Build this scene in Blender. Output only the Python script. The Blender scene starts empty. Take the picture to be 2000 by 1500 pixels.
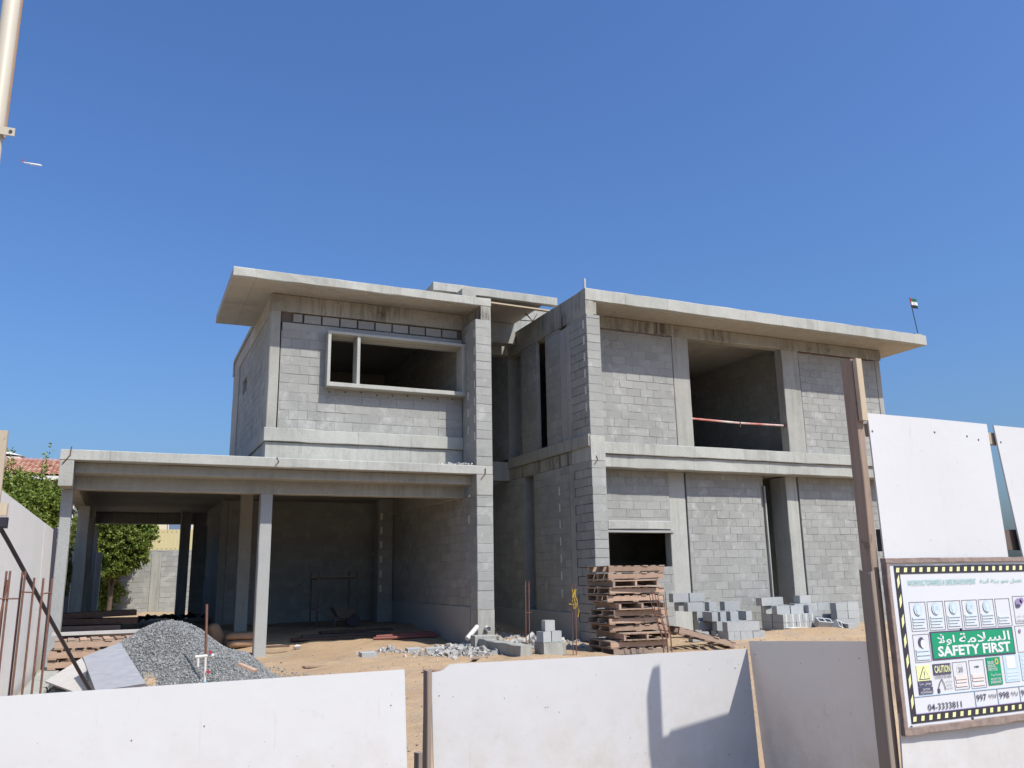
import bpy, math, random
import numpy as np
from mathutils import Vector, Matrix
random.seed(7); RNG = np.random.default_rng(11)
S = bpy.context.scene
COL = S.collection
# ---------------------------------------------------------------- camera
cam = bpy.data.cameras.new('camera'); camo = bpy.data.objects.new('camera', cam); COL.objects.link(camo)
RX = Vector((0.91074432, -0.41261809, -0.01706178))
RY = Vector((0.07619816, 0.20850542, -0.97504837))
RZ = Vector((0.40588007, 0.88671969, 0.22133587))
m = Matrix.Identity(4)
for i in range(3):
    m[i][0] = RX[i]; m[i][1] = -RY[i]; m[i][2] = -RZ[i]
m.translation = (0, 0, 1.47)
camo.matrix_world = m
cam.sensor_width = 36.0; cam.lens = 1639.5 / 2000 * 36.0
cam.clip_start = 0.05; cam.clip_end = 9000
S.camera = camo
# ---------------------------------------------------------------- sky and sun
SUN = Vector((0.34, -0.69, 1.0)).normalized()
EL = math.asin(SUN.z); AZ = math.atan2(SUN.x, SUN.y)
W = bpy.data.worlds.new('World'); S.world = W; W.use_nodes = True
nt = W.node_tree; nt.nodes.clear()
out = nt.nodes.new('ShaderNodeOutputWorld'); bg = nt.nodes.new('ShaderNodeBackground')
sky = nt.nodes.new('ShaderNodeTexSky'); sky.sky_type = 'NISHITA'; sky.sun_disc = False
sky.sun_elevation = EL; sky.sun_rotation = AZ
sky.altitude = 800; sky.air_density = 1.6; sky.dust_density = 5.0; sky.ozone_density = 8.0
bg.inputs['Strength'].default_value = 0.138
tint = nt.nodes.new('ShaderNodeMix'); tint.data_type = 'RGBA'; tint.blend_type = 'MULTIPLY'; tint.inputs[0].default_value = 1.0
tint.inputs[7].default_value = (.59, .735, .975, 1)
nt.links.new(sky.outputs[0], tint.inputs[6]); nt.links.new(tint.outputs[2], bg.inputs['Color'])
nt.links.new(bg.outputs[0], out.inputs['Surface'])
sl = bpy.data.lights.new('sun', 'SUN'); sl.energy = 4.4; sl.angle = math.radians(0.53); sl.color = (1.0, 0.955, 0.88)
so = bpy.data.objects.new('sun', sl); COL.objects.link(so)
so.rotation_euler = SUN.to_track_quat('Z', 'Y').to_euler(); so.location = (20, -30, 50)
S.view_settings.view_transform = 'Standard'; S.view_settings.look = 'None'
S.view_settings.exposure = 0.20; S.view_settings.gamma = 1.0; S.view_settings.use_curve_mapping = False
S.render.engine = 'CYCLES'; S.cycles.max_bounces = 4; S.cycles.diffuse_bounces = 1
S.cycles.use_denoising = True
# ---------------------------------------------------------------- materials
MATS = {}
def nodes(name):
    mt = bpy.data.materials.new(name); mt.use_nodes = True
    t = mt.node_tree; b = t.nodes['Principled BSDF']; MATS[name] = mt
    return mt, t, b
def N(t, typ, **kw):
    n = t.nodes.new(typ)
    for k, v in kw.items(): setattr(n, k, v)
    return n
def mixc(t, fac, a, b, mode='MIX'):
    n = N(t, 'ShaderNodeMix', data_type='RGBA', blend_type=mode)
    def put(s, v):
        if isinstance(v, (int, float)): s.default_value = v
        elif isinstance(v, tuple): s.default_value = (*v, 1) if len(v) == 3 else v
        else: t.links.new(v, s)
    put(n.inputs[0], fac); put(n.inputs[6], a); put(n.inputs[7], b)
    return n.outputs[2]
def noise(t, vec, scale, detail=4, rough=.55):
    n = N(t, 'ShaderNodeTexNoise'); n.inputs['Scale'].default_value = scale
    n.inputs['Detail'].default_value = detail; n.inputs['Roughness'].default_value = rough
    t.links.new(vec, n.inputs['Vector']); return n.outputs[0]
def ramp(t, v, lo, hi, a=0., b=1.):
    n = N(t, 'ShaderNodeMapRange'); n.clamp = True
    for k, x in zip(('From Min', 'From Max', 'To Min', 'To Max'), (lo, hi, a, b)): n.inputs[k].default_value = x
    t.links.new(v, n.inputs['Value']); return n.outputs[0]
def math_(t, op, a, b):
    n = N(t, 'ShaderNodeMath', operation=op)
    for i, x in enumerate((a, b)):
        if isinstance(x, (int, float)): n.inputs[i].default_value = x
        else: t.links.new(x, n.inputs[i])
    return n.outputs[0]
def pos(t, sc=None):
    g = N(t, 'ShaderNodeNewGeometry')
    if sc is None: return g.outputs['Position'], g
    mp = N(t, 'ShaderNodeMapping'); mp.inputs['Scale'].default_value = sc
    t.links.new(g.outputs['Position'], mp.inputs['Vector']); return mp.outputs[0], g
def bump(t, b, h, strength=.3, dist=.01):
    n = N(t, 'ShaderNodeBump'); n.inputs['Strength'].default_value = strength; n.inputs['Distance'].default_value = dist
    t.links.new(h, n.inputs['Height']); t.links.new(n.outputs[0], b.inputs['Normal'])
def concrete(name, col, var=.18, streak=.0, stain=(.10, .095, .08), board=False, island=0., warm=None, rough=.92, smear=0.):
    mt, t, b = nodes(name); p, g = pos(t)
    c = mixc(t, ramp(t, noise(t, p, .9, 5), .3, .7), tuple(x * (1 - var) for x in col), tuple(x * (1 + var * .6) for x in col))
    c = mixc(t, ramp(t, noise(t, p, 5.5, 6, .65), .35, .75, 0, .55), c, tuple(x * (1 + var * .9) for x in col))
    if warm: c = mixc(t, ramp(t, noise(t, p, 1.7, 4), .5, .72, 0, .6), c, warm)
    c = mixc(t, ramp(t, noise(t, p, 42, 3, .7), .3, .7), c, mixc(t, 1.0, c, (.8, .8, .8), 'MULTIPLY'))
    if island:
        oi = N(t, 'ShaderNodeObjectInfo')
        r = math_(t, 'FRACT', math_(t, 'ADD', g.outputs['Random Per Island'], oi.outputs['Random']), 0)
        f = ramp(t, r, 0, 1, 1 - island, 1 + island)
        cb = N(t, 'ShaderNodeCombineColor')
        for i in range(3): t.links.new(f, cb.inputs[i])
        c = mixc(t, 1.0, c, cb.outputs[0], 'MULTIPLY')
    if smear:
        sm_ = math_(t, 'MULTIPLY', ramp(t, noise(t, p, 3.4, 7, .72), .53, .66), ramp(t, noise(t, p, .55, 2), .4, .6, .25, 1))
        c = mixc(t, math_(t, 'MULTIPLY', sm_, smear), c, (.47, .47, .435))
        dk = ramp(t, noise(t, p, 1.9, 6, .7), .56, .72, 0, smear * .7); c = mixc(t, dk, c, (.24, .24, .225))
    pit = ramp(t, noise(t, p, 24, 2, .5), .715, .74, 0, .55)
    c = mixc(t, pit, c, tuple(x * .35 for x in col))
    if streak:
        v, _ = pos(t, (4.5, 4.5, .35)); v2, _ = pos(t, (.45, .45, .6))
        s = math_(t, 'MULTIPLY', ramp(t, noise(t, v, 1.6, 6, .7), .44, .62), ramp(t, noise(t, v2, 1.0, 3), .41, .60))
        c = mixc(t, math_(t, 'MULTIPLY', s, streak), c, stain)
        sp = ramp(t, noise(t, p, 3.2, 7, .75), .58, .68)
        c = mixc(t, math_(t, 'MULTIPLY', sp, streak * .7), c, stain)
    if board:
        sx = N(t, 'ShaderNodeSeparateXYZ'); t.links.new(p, sx.inputs[0])
        for ax in board:
            fr_ = math_(t, 'FRACT', math_(t, 'MULTIPLY', math_(t, 'ADD', sx.outputs['XYZ'.index(ax)], .37), 1 / 1.22), 0)
            ln = math_(t, 'MULTIPLY', math_(t, 'LESS_THAN', fr_, .012), ramp(t, noise(t, p, 2.1, 3), .4, .6, .1, .6))
            c = mixc(t, ln, c, tuple(x * .45 for x in col))
            id_ = math_(t, 'FRACT', math_(t, 'MULTIPLY', math_(t, 'SINE', math_(t, 'MULTIPLY', math_(t, 'FLOOR', math_(t, 'MULTIPLY', math_(t, 'ADD', sx.outputs['XYZ'.index(ax)], .37), 1 / 1.22), 0), 12.9), 0), 43.7), 0)
            cc = N(t, 'ShaderNodeCombineColor'); fv = ramp(t, id_, -1, 1, .86, 1.08)
            for i in range(3): t.links.new(fv, cc.inputs[i])
            c = mixc(t, 1.0, c, cc.outputs[0], 'MULTIPLY')
    t.links.new(c, b.inputs['Base Color']); b.inputs['Roughness'].default_value = rough
    b.inputs['Specular IOR Level'].default_value = .25
    bump(t, b, noise(t, p, 60, 6, .7), .3, .003)
    return mt
def plain(name, col, rough=.6, metal=0., var=.0, scale=8., c2=None, sc=None, spec=.4, bumpd=0.):
    mt, t, b = nodes(name); p, g = pos(t, sc)
    c2 = c2 or tuple(x * .7 for x in col)
    if var: t.links.new(mixc(t, ramp(t, noise(t, p, scale, 5, .6), .35, .7, 0, var), col, c2), b.inputs['Base Color'])
    else: b.inputs['Base Color'].default_value = (*col, 1)
    b.inputs['Roughness'].default_value = rough; b.inputs['Metallic'].default_value = metal
    b.inputs['Specular IOR Level'].default_value = spec
    if bumpd: bump(t, b, noise(t, p, scale * 5, 5, .6), .4, bumpd)
    return mt
def dirty(name):
    t = MATS[name].node_tree; b = t.nodes['Principled BSDF']; src = b.inputs['Base Color'].links[0].from_socket; p, g = pos(t)
    c = mixc(t, ramp(t, noise(t, p, 7, 7, .75), .6, .72, 0, .3), src, (.42, .40, .36))
    v, _ = pos(t, (14, 14, 1.2)); c = mixc(t, ramp(t, noise(t, v, 1.5, 5, .7), .62, .74, 0, .28), c, (.40, .37, .32))
    c = mixc(t, ramp(t, noise(t, p, 38, 2), .735, .76, 0, .75), c, (.16, .14, .12))
    sx = N(t, 'ShaderNodeSeparateXYZ'); t.links.new(p, sx.inputs[0])
    splash = math_(t, 'MULTIPLY', ramp(t, sx.outputs[2], .75, -.1, 0, 1), ramp(t, noise(t, p, 5, 6, .7), .4, .7))
    c = mixc(t, math_(t, 'MULTIPLY', splash, .45), c, (.45, .36, .26))
    t.links.new(c, b.inputs['Base Color']); bump(t, b, noise(t, p, 3.0, 3), .25, .02)
def wood(name, a, b_, sc=(3, 3, 30), island=.25):
    mt, t, b = nodes(name)
    tc = N(t, 'ShaderNodeTexCoord'); mp = N(t, 'ShaderNodeMapping'); mp.inputs['Scale'].default_value = sc
    t.links.new(tc.outputs['Object'], mp.inputs['Vector'])
    g = N(t, 'ShaderNodeNewGeometry'); oi = N(t, 'ShaderNodeObjectInfo')
    c = mixc(t, ramp(t, noise(t, mp.outputs[0], 2.2, 7, .7), .3, .7), a, b_)
    kn = ramp(t, noise(t, g.outputs['Position'], 9, 3), .66, .72, 0, .5)
    c = mixc(t, kn, c, tuple(x * .45 for x in a))
    r = math_(t, 'FRACT', math_(t, 'ADD', g.outputs['Random Per Island'], oi.outputs['Random']), 0)
    f = ramp(t, r, 0, 1, 1 - island, 1 + island); cb = N(t, 'ShaderNodeCombineColor')
    for i in range(3): t.links.new(f, cb.inputs[i])
    c = mixc(t, 1.0, c, cb.outputs[0], 'MULTIPLY')
    gr = ramp(t, math_(t, 'FRACT', math_(t, 'MULTIPLY', r, 7.3), 0), .45, 1., 0, .55)
    c = mixc(t, gr, c, (.25, .225, .19))
    t.links.new(c, b.inputs['Base Color']); b.inputs['Roughness'].default_value = .85
    b.inputs['Specular IOR Level'].default_value = .2
    bump(t, b, noise(t, mp.outputs[0], 4, 6, .7), .4, .004)
    return mt
concrete('block', (.355, .355, .325), .10, island=.085, smear=.75)
concrete('block_new', (.44, .45, .435), .08, island=.07)
concrete('mortar', (.335, .335, .312), .15, smear=.5)
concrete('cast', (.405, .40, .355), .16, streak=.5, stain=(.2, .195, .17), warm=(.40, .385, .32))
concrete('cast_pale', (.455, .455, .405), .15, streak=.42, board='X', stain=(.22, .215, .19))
concrete('cast_stained', (.38, .365, .31), .2, streak=.9, board='X', stain=(.075, .07, .058), warm=(.30, .28, .215))
concrete('soffit', (.47, .44, .375), .14, streak=.2, board='XY', warm=(.40, .36, .29))
concrete('smooth', (.40, .40, .375), .07)
plain('foam', (.66, .65, .57), .8)
plain('rust', (.21, .10, .065), .8, 0, .7, 25, (.12, .055, .04))
plain('rust_frame', (.33, .25, .205), .85, 0, .9, 22, (.20, .15, .135))
plain('rust_dark', (.16, .075, .05), .8, 0, .7, 25, (.09, .04, .03))
plain('old_steel', (.13, .115, .10), .6, .2, .6, 12, (.08, .06, .05))
plain('pipe_grey', (.42, .44, .47), .45, .0, .3)
plain('white_board', (.62, .615, .60), .48, 0, .22, 2.3, (.565, .56, .55), spec=.3)
plain('return_board', (.88, .80, .69), .55, 0, .3, 1.5, (.80, .73, .62))  # same sheet as white_board; missing bounce light is put into the colour
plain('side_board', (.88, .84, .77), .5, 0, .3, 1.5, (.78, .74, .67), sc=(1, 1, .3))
plain('cement_board', (.31, .31, .315), .8, 0, .6, 6, (.20, .20, .23), sc=(1, 4, 1), bumpd=.004)
plain('cement_board_pale', (.50, .47, .43), .8, 0, .5, 7, (.36, .34, .32), sc=(1, 4, 1), bumpd=.004)
plain('cream_paint', (.50, .45, .345), .5, 0, .25, 4, (.42, .36, .27))
plain('black_plastic', (.018, .016, .028), .45, 0, .5, 3, (.035, .033, .04))
plain('dark_steel', (.055, .05, .065), .5, .3)
plain('yellow_metal', (.62, .52, .27), .55, 0, .2, 1)
plain('house_cream', (.66, .58, .40), .85, 0, .2, 1)
plain('house_white', (.68, .65, .60), .85, 0, .2, 1)
plain('window_blue', (.16, .21, .29), .25)
plain('bag_brown', (.36, .23, .14), .85, 0, .5, 14, (.24, .15, .09))
plain('red_pipe', (.22, .065, .05), .55, 0, .4, 10)
plain('red_white', (.55, .16, .12), .5, 0, 1.0, 1.9, (.70, .66, .62), sc=(1, .1, .1))
plain('yellow_rope', (.48, .31, .03), .7)
plain('pvc', (.62, .60, .55), .4)
plain('valve_red', (.40, .03, .05), .4)
plain('valve_blue', (.02, .28, .42), .4)
plain('black', (.012, .012, .012), .7)
plain('flag_red', (.55, .03, .03), .8); plain('flag_green', (.02, .14, .07), .8)
plain('flag_white', (.8, .8, .8), .8)
plain('plane_white', (.82, .82, .84), .35); plain('plane_red', (.6, .08, .07), .4); plain('plane_grey', (.25, .25, .27), .4)
plain('print_black', (.04, .036, .05), .5); plain('print_yellow', (.78, .80, .38), .5)
plain('print_white', (.72, .73, .73), .5); plain('print_green', (.012, .30, .145), .5)
plain('print_blue', (.50, .64, .72), .55); plain('print_pale', (.60, .68, .73), .55)
plain('print_teal', (.20, .52, .49), .55); plain('print_pink', (.80, .66, .60), .55)
plain('print_dark', (.085, .075, .13), .5); plain('print_line', (.42, .42, .46), .5)
plain('print_mid', (.40, .55, .70), .5); plain('print_purple', (.30, .24, .40), .5); plain('print_orange', (.75, .45, .1), .5)
plain('sign_face', (.66, .67, .675), .4, 0, .15, 5, (.60, .62, .63))
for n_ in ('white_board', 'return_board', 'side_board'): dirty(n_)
wood('pallet_wood', (.36, .235, .16), (.47, .335, .245), (2, 2, 2))
wood('post_wood', (.26, .195, .145), (.36, .27, .21), (14, 14, .8), .08)
wood('pale_wood', (.50, .40, .28), (.58, .48, .34), (14, 14, .8), .08)
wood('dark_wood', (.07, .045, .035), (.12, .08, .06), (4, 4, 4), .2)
def leafmat(name, a, b_):
    mt, t, b = nodes(name); g = N(t, 'ShaderNodeNewGeometry')
    c = mixc(t, g.outputs['Random Per Island'], a, b_)
    t.links.new(c, b.inputs['Base Color']); b.inputs['Roughness'].default_value = .5
    b.inputs['Specular IOR Level'].default_value = .35
    b.inputs['Transmission Weight'].default_value = 0
    tr = N(t, 'ShaderNodeBsdfTranslucent'); t.links.new(mixc(t, .5, c, (.16, .22, .02)), tr.inputs[0])
    mx = N(t, 'ShaderNodeMixShader'); mx.inputs[0].default_value = .3
    t.links.new(b.outputs[0], mx.inputs[1]); t.links.new(tr.outputs[0], mx.inputs[2])
    t.links.new(mx.outputs[0], t.nodes['Material Output'].inputs['Surface'])
leafmat('leaf', (.11, .165, .022), (.30, .36, .075)); leafmat('leaf_pale', (.09, .14, .035), (.17, .21, .07))
plain('bark', (.12, .085, .06), .9, 0, .5, 12)
def tilemat():
    mt, t, b = nodes('roof_tile'); g = N(t, 'ShaderNodeNewGeometry'); oi = N(t, 'ShaderNodeObjectInfo')
    r = math_(t, 'FRACT', math_(t, 'ADD', g.outputs['Random Per Island'], oi.outputs['Random']), 0)
    t.links.new(mixc(t, r, (.42, .15, .085), (.58, .33, .22)), b.inputs['Base Color']); b.inputs['Roughness'].default_value = .8
tilemat()
def stonemat(name, a, b_, c3):
    mt, t, b = nodes(name); g = N(t, 'ShaderNodeNewGeometry'); r = g.outputs['Random Per Island']
    c = mixc(t, ramp(t, r, 0, .8), a, b_); c = mixc(t, ramp(t, r, .86, 1), c, c3)
    t.links.new(c, b.inputs['Base Color']); b.inputs['Roughness'].default_value = .8
stonemat('gravel', (.17, .172, .163), (.265, .265, .25), (.36, .36, .34))
stonemat('rubble', (.27, .255, .23), (.42, .405, .37), (.5, .48, .45))
stonemat('pebble', (.22, .16, .11), (.36, .29, .22), (.5, .48, .44))
def sandmat():
    mt, t, b = nodes('sand'); p, g = pos(t)
    c = mixc(t, ramp(t, noise(t, p, .45, 6, .6), .3, .7), (.40, .272, .158), (.50, .36, .225))
    c = mixc(t, ramp(t, noise(t, p, 3.2, 6, .65), .48, .72, 0, .6), c, (.34, .25, .17))
    c = mixc(t, ramp(t, noise(t, p, .8, 5, .6), .52, .66, 0, .4), c, (.36, .30, .235))
    c = mixc(t, ramp(t, noise(t, p, 30, 4, .7), .58, .74, 0, .5), c, (.27, .20, .14))
    c = mixc(t, ramp(t, noise(t, p, 95, 3, .7), .62, .72, 0, .5), c, (.55, .47, .37))
    t.links.new(c, b.inputs['Base Color']); b.inputs['Roughness'].default_value = .95; b.inputs['Specular IOR Level'].default_value = .1
    h = math_(t, 'ADD', math_(t, 'MULTIPLY', noise(t, p, 3, 6, .6), 1.0), math_(t, 'MULTIPLY', noise(t, p, 28, 5, .65), .35))
    bump(t, b, h, .8, .07)
sandmat()
def pilemat():
    mt, t, b = nodes('gravel_base'); p, g = pos(t)
    c = mixc(t, ramp(t, noise(t, p, 40, 3, .8), .35, .65), (.15, .15, .145), (.25, .25, .24))
    t.links.new(c, b.inputs['Base Color']); b.inputs['Roughness'].default_value = .9
    bump(t, b, noise(t, p, 40, 4, .8), 1, .03)
pilemat()
# ---------------------------------------------------------------- helpers
WL = {}
def wloc(o): return WL.get(o.name, Vector((0, 0, 0))) if o else Vector((0, 0, 0))
def tag(o, label=None, cat=None, group=None, kind=None):
    for k, v in (('label', label), ('category', cat), ('group', group), ('kind', kind)):
        if v: o[k] = v
    return o
def link(o, parent=None):
    COL.objects.link(o)
    if parent: o.parent = parent
    return o
def empty(name, loc, label, cat, group=None, rot=(0, 0, 0)):
    o = bpy.data.objects.new(name, None); link(o); o.location = loc; o.rotation_euler = rot; o.empty_display_size = .2
    WL[o.name] = Vector(loc); return tag(o, label, cat, group)
class MB:
    def __init__(s): s.v = []; s.f = []
    def add(s, vs, fs):
        b = len(s.v); s.v.extend([tuple(p) for p in vs]); s.f.extend([tuple(i + b for i in q) for q in fs]); return s
    def box(s, x0, x1, y0, y1, z0, z1):
        return s.add([(x0, y0, z0), (x1, y0, z0), (x1, y1, z0), (x0, y1, z0), (x0, y0, z1), (x1, y0, z1), (x1, y1, z1), (x0, y1, z1)],
                     [(0, 3, 2, 1), (4, 5, 6, 7), (0, 1, 5, 4), (1, 2, 6, 5), (2, 3, 7, 6), (3, 0, 4, 7)])
    def obox(s, c, sz, R):   # oriented box
        c = Vector(c); v = []
        for dz in (-.5, .5):
            for dx, dy in ((-.5, -.5), (.5, -.5), (.5, .5), (-.5, .5)):
                v.append(c + R @ Vector((dx * sz[0], dy * sz[1], dz * sz[2])))
        return s.add(v, [(0, 3, 2, 1), (4, 5, 6, 7), (0, 1, 5, 4), (1, 2, 6, 5), (2, 3, 7, 6), (3, 0, 4, 7)])
    def rbox(s, x0, x1, y0, y1, z0, z1, ch=.012, jit=.004, step=.45):   # rough cast box: chamfered, edges uneven
        lo = [x0, y0, z0]; hi = [x1, y1, z1]; d = [hi[i] - lo[i] for i in range(3)]
        ax = d.index(max(d)); a, b = [(1, 2), (2, 0), (0, 1)][ax]
        ch = min(ch, d[a] * .2, d[b] * .2); n = max(1, int(d[ax] / step))
        sec = [(lo[a] + ch, lo[b]), (hi[a] - ch, lo[b]), (hi[a], lo[b] + ch), (hi[a], hi[b] - ch), (hi[a] - ch, hi[b]), (lo[a] + ch, hi[b]), (lo[a], hi[b] - ch), (lo[a], lo[b] + ch)]
        vs = []; fs = []
        for k in range(n + 1):
            t = lo[ax] + d[ax] * k / n
            for (pa, pb) in sec:
                q = [0, 0, 0]; q[ax] = t
                q[a] = pa + random.uniform(-jit, jit); q[b] = pb + random.uniform(-jit, jit); vs.append(q)
        for k in range(n):
            for i in range(8):
                j = (i + 1) % 8; fs.append((k * 8 + i, k * 8 + j, k * 8 + 8 + j, k * 8 + 8 + i))
        fs.append(tuple(range(7, -1, -1))); fs.append(tuple(n * 8 + i for i in range(8)))
        return s.add(vs, fs)
    def tube(s, pts, r, n=8, cap=True):
        pts = [Vector(p) for p in pts]; vs = []; fs = []
        rr = r if isinstance(r, (list, tuple)) else [r] * len(pts)
        for k, p in enumerate(pts):
            d = (pts[min(k + 1, len(pts) - 1)] - pts[max(k - 1, 0)]).normalized()
            u = d.orthogonal().normalized() if abs(d.z) < .99 else Vector((1, 0, 0)); w = d.cross(u).normalized(); u = w.cross(d)
            for i in range(n):
                a = 2 * math.pi * i / n; vs.append(p + (u * math.cos(a) + w * math.sin(a)) * rr[k])
        for k in range(len(pts) - 1):
            for i in range(n):
                j = (i + 1) % n; fs.append((k * n + i, k * n + j, k * n + n + j, k * n + n + i))
        if cap: fs.append(tuple(range(n - 1, -1, -1))); fs.append(tuple((len(pts) - 1) * n + i for i in range(n)))
        return s.add(vs, fs)
    def quad(s, a, b, c, d): return s.add([a, b, c, d], [(0, 1, 2, 3)])
    def build(s, name, mat, parent=None, kind=None, local=False, smooth=False):
        me = bpy.data.meshes.new(name); off = Vector((0, 0, 0)) if local else wloc(parent)
        me.from_pydata([(p[0] - off.x, p[1] - off.y, p[2] - off.z) for p in s.v], [], s.f); me.update()
        me.materials.append(MATS[mat])
        if smooth: me.polygons.foreach_set('use_smooth', [True] * len(me.polygons))
        o = bpy.data.objects.new(name, me); link(o, parent); WL[o.name] = Vector(off)
        return tag(o, kind=kind)
def thing1(mb, name, mat, label, cat, group=None, smooth=False):   # a thing that is one mesh, origin at its base
    a = np.array([tuple(p) for p in mb.v]); c = Vector((float(a[:, 0].mean()), float(a[:, 1].mean()), float(a[:, 2].min())))
    me = bpy.data.meshes.new(name); me.from_pydata([tuple(Vector(p) - c) for p in mb.v], [], mb.f); me.update(); me.materials.append(MATS[mat])
    if smooth: me.polygons.foreach_set('use_smooth', [True] * len(me.polygons))
    o = bpy.data.objects.new(name, me); link(o); o.location = c; WL[o.name] = c
    return tag(o, label, cat, group)
def npmesh(name, V, F, mat, parent=None, kind=None, smooth=False):
    me = bpy.data.meshes.new(name); off = np.array(wloc(parent)[:])
    V = np.asarray(V, float) - off; F = np.asarray(F, np.int32); k = F.shape[1]
    me.vertices.add(len(V)); me.vertices.foreach_set('co', V.ravel())
    me.loops.add(F.size); me.loops.foreach_set('vertex_index', F.ravel())
    me.polygons.add(len(F)); me.polygons.foreach_set('loop_start', np.arange(0, F.size, k)); me.polygons.foreach_set('loop_total', np.full(len(F), k))
    me.polygons.foreach_set('use_smooth', np.full(len(F), smooth))
    me.update(calc_edges=True); me.validate(); me.materials.append(MATS[mat])
    o = bpy.data.objects.new(name, me); link(o, parent); WL[o.name] = Vector(off); return tag(o, kind=kind)
# ---------------------------------------------------------------- ground
def sst(a, b, x): t = np.clip((x - a) / (b - a), 0, 1); return t * t * (3 - 2 * t)
def vnoise(x, y, s, seed):
    r = np.random.default_rng(seed); T = r.random((64, 64)); x = x * s; y = y * s
    i = np.floor(x).astype(int); j = np.floor(y).astype(int); fx = x - i; fy = y - j; fx = fx * fx * (3 - 2 * fx); fy = fy * fy * (3 - 2 * fy)
    g = lambda a, b: T[a % 64, b % 64]
    return (g(i, j) * (1 - fx) * (1 - fy) + g(i + 1, j) * fx * (1 - fy) + g(i, j + 1) * (1 - fx) * fy + g(i + 1, j + 1) * fx * fy) - .5
def gh(x, y):
    x = np.asarray(x, float); y = np.asarray(y, float)
    near = sst(7, 10, y) * (1 - sst(45, 60, y)) * sst(-14, -8, x) * (1 - sst(26, 34, x))
    h = .25 * sst(18.6, 22.5, y) * (1 - sst(60, 90, y)) * (1 - sst(11, 13, x))
    h = h + near * (.08 * vnoise(x, y, .55, 1) + .06 * vnoise(x, y, 1.7, 2) + .035 * vnoise(x, y, 4.3, 3))
    h = h + .16 * np.exp(-(((x - 14.2) / 1.6) ** 2 + ((y - 15.2) / .7) ** 2))          # sand thrown up before the block stacks
    h = h - .07 * np.exp(-(((x - 2.6) / .8) ** 2 + ((y - 17.6) / .6) ** 2))
    h = h + .10 * np.exp(-(((x - 8.3) / .9) ** 2 + ((y - 17.6) / .9) ** 2))
    h = h - .5 * (1 - sst(6.15, 7.4, y))
    return h
def gz(x, y): return float(gh(x, y))
def lines(a, b, fine, far):
    c = list(np.arange(a, b + 1e-6, fine)); s = fine; lo = a; hi = b; L = []; H = []
    while lo > -far: s *= 1.7; lo -= s; hi += s; L.append(lo); H.append(hi)
    return np.array(L[::-1] + c + H)
gx = lines(-6, 22, .14, 4000); gy = lines(6, 34, .14, 4000)
XX, YY = np.meshgrid(gx, gy); ZZ = gh(XX, YY); nx = len(gx); ny = len(gy)
V = np.stack([XX.ravel(), YY.ravel(), ZZ.ravel()], 1)
i, j = np.meshgrid(np.arange(nx - 1), np.arange(ny - 1)); i = i.ravel(); j = j.ravel()
F = np.stack([j * nx + i, j * nx + i + 1, (j + 1) * nx + i + 1, (j + 1) * nx + i], 1)
npmesh('ground', V, F, 'sand', kind='structure', smooth=True)
# ---------------------------------------------------------------- villa
villa = empty('villa', (8, 20, 0), 'unfinished two storey house of grey concrete blocks with flat cantilevered roof slabs', 'building')
CH = .004
def block_unit():
    w, h, d = .388, .189, .07
    x, z = w / 2, h / 2
    v = [(-x, d, -z), (x, d, -z), (x, d, z), (-x, d, z), (-x, CH, -z), (x, CH, -z), (x, CH, z), (-x, CH, z),
         (-x + CH, 0, -z + CH), (x - CH, 0, -z + CH), (x - CH, 0, z - CH), (-x + CH, 0, z - CH)]
    f = []
    for k in range(4):
        l = (k + 1) % 4; f.append((k, l, 4 + l, 4 + k)); f.append((4 + k, 4 + l, 8 + l, 8 + k))
    f.append((8, 9, 10, 11)); return np.array(v), f
BV, BF = block_unit()
BMESH = []
for q in range(3):
    me = bpy.data.meshes.new('block'); vv = BV.copy()
    vv[4:] += RNG.uniform(-.004, .004, (8, 3)); me.from_pydata(vv.tolist(), [], BF); me.update(); me.materials.append(MATS['block']); BMESH.append(me)
NB = [0]
def wall_pieces(u0, u1, z0, z1, holes, phase, length=.4, course=.2):
    r = 0; z = z0; res = []
    while z < z1 - .03:
        h = min(course, z1 - z); zc = z + h / 2
        spans = [(u0, u1)]
        for (a, b, c, d) in holes:
            if c < zc < d:
                ns = []
                for (p, q) in spans:
                    if b <= p or a >= q: ns.append((p, q)); continue
                    if a > p: ns.append((p, a))
                    if b < q: ns.append((b, q))
                spans = ns
        off = phase + (length / 2 if r % 2 else 0)
        for (p, q) in spans:
            k = math.floor((p - off) / length)
            while True:
                a = max(p, off + k * length); b = min(q, off + (k + 1) * length); k += 1
                if a >= q - 1e-6: break
                if b - a > .035: res.append(((a + b) / 2, zc, b - a, h, r))
        z += course; r += 1
    return res
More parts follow.
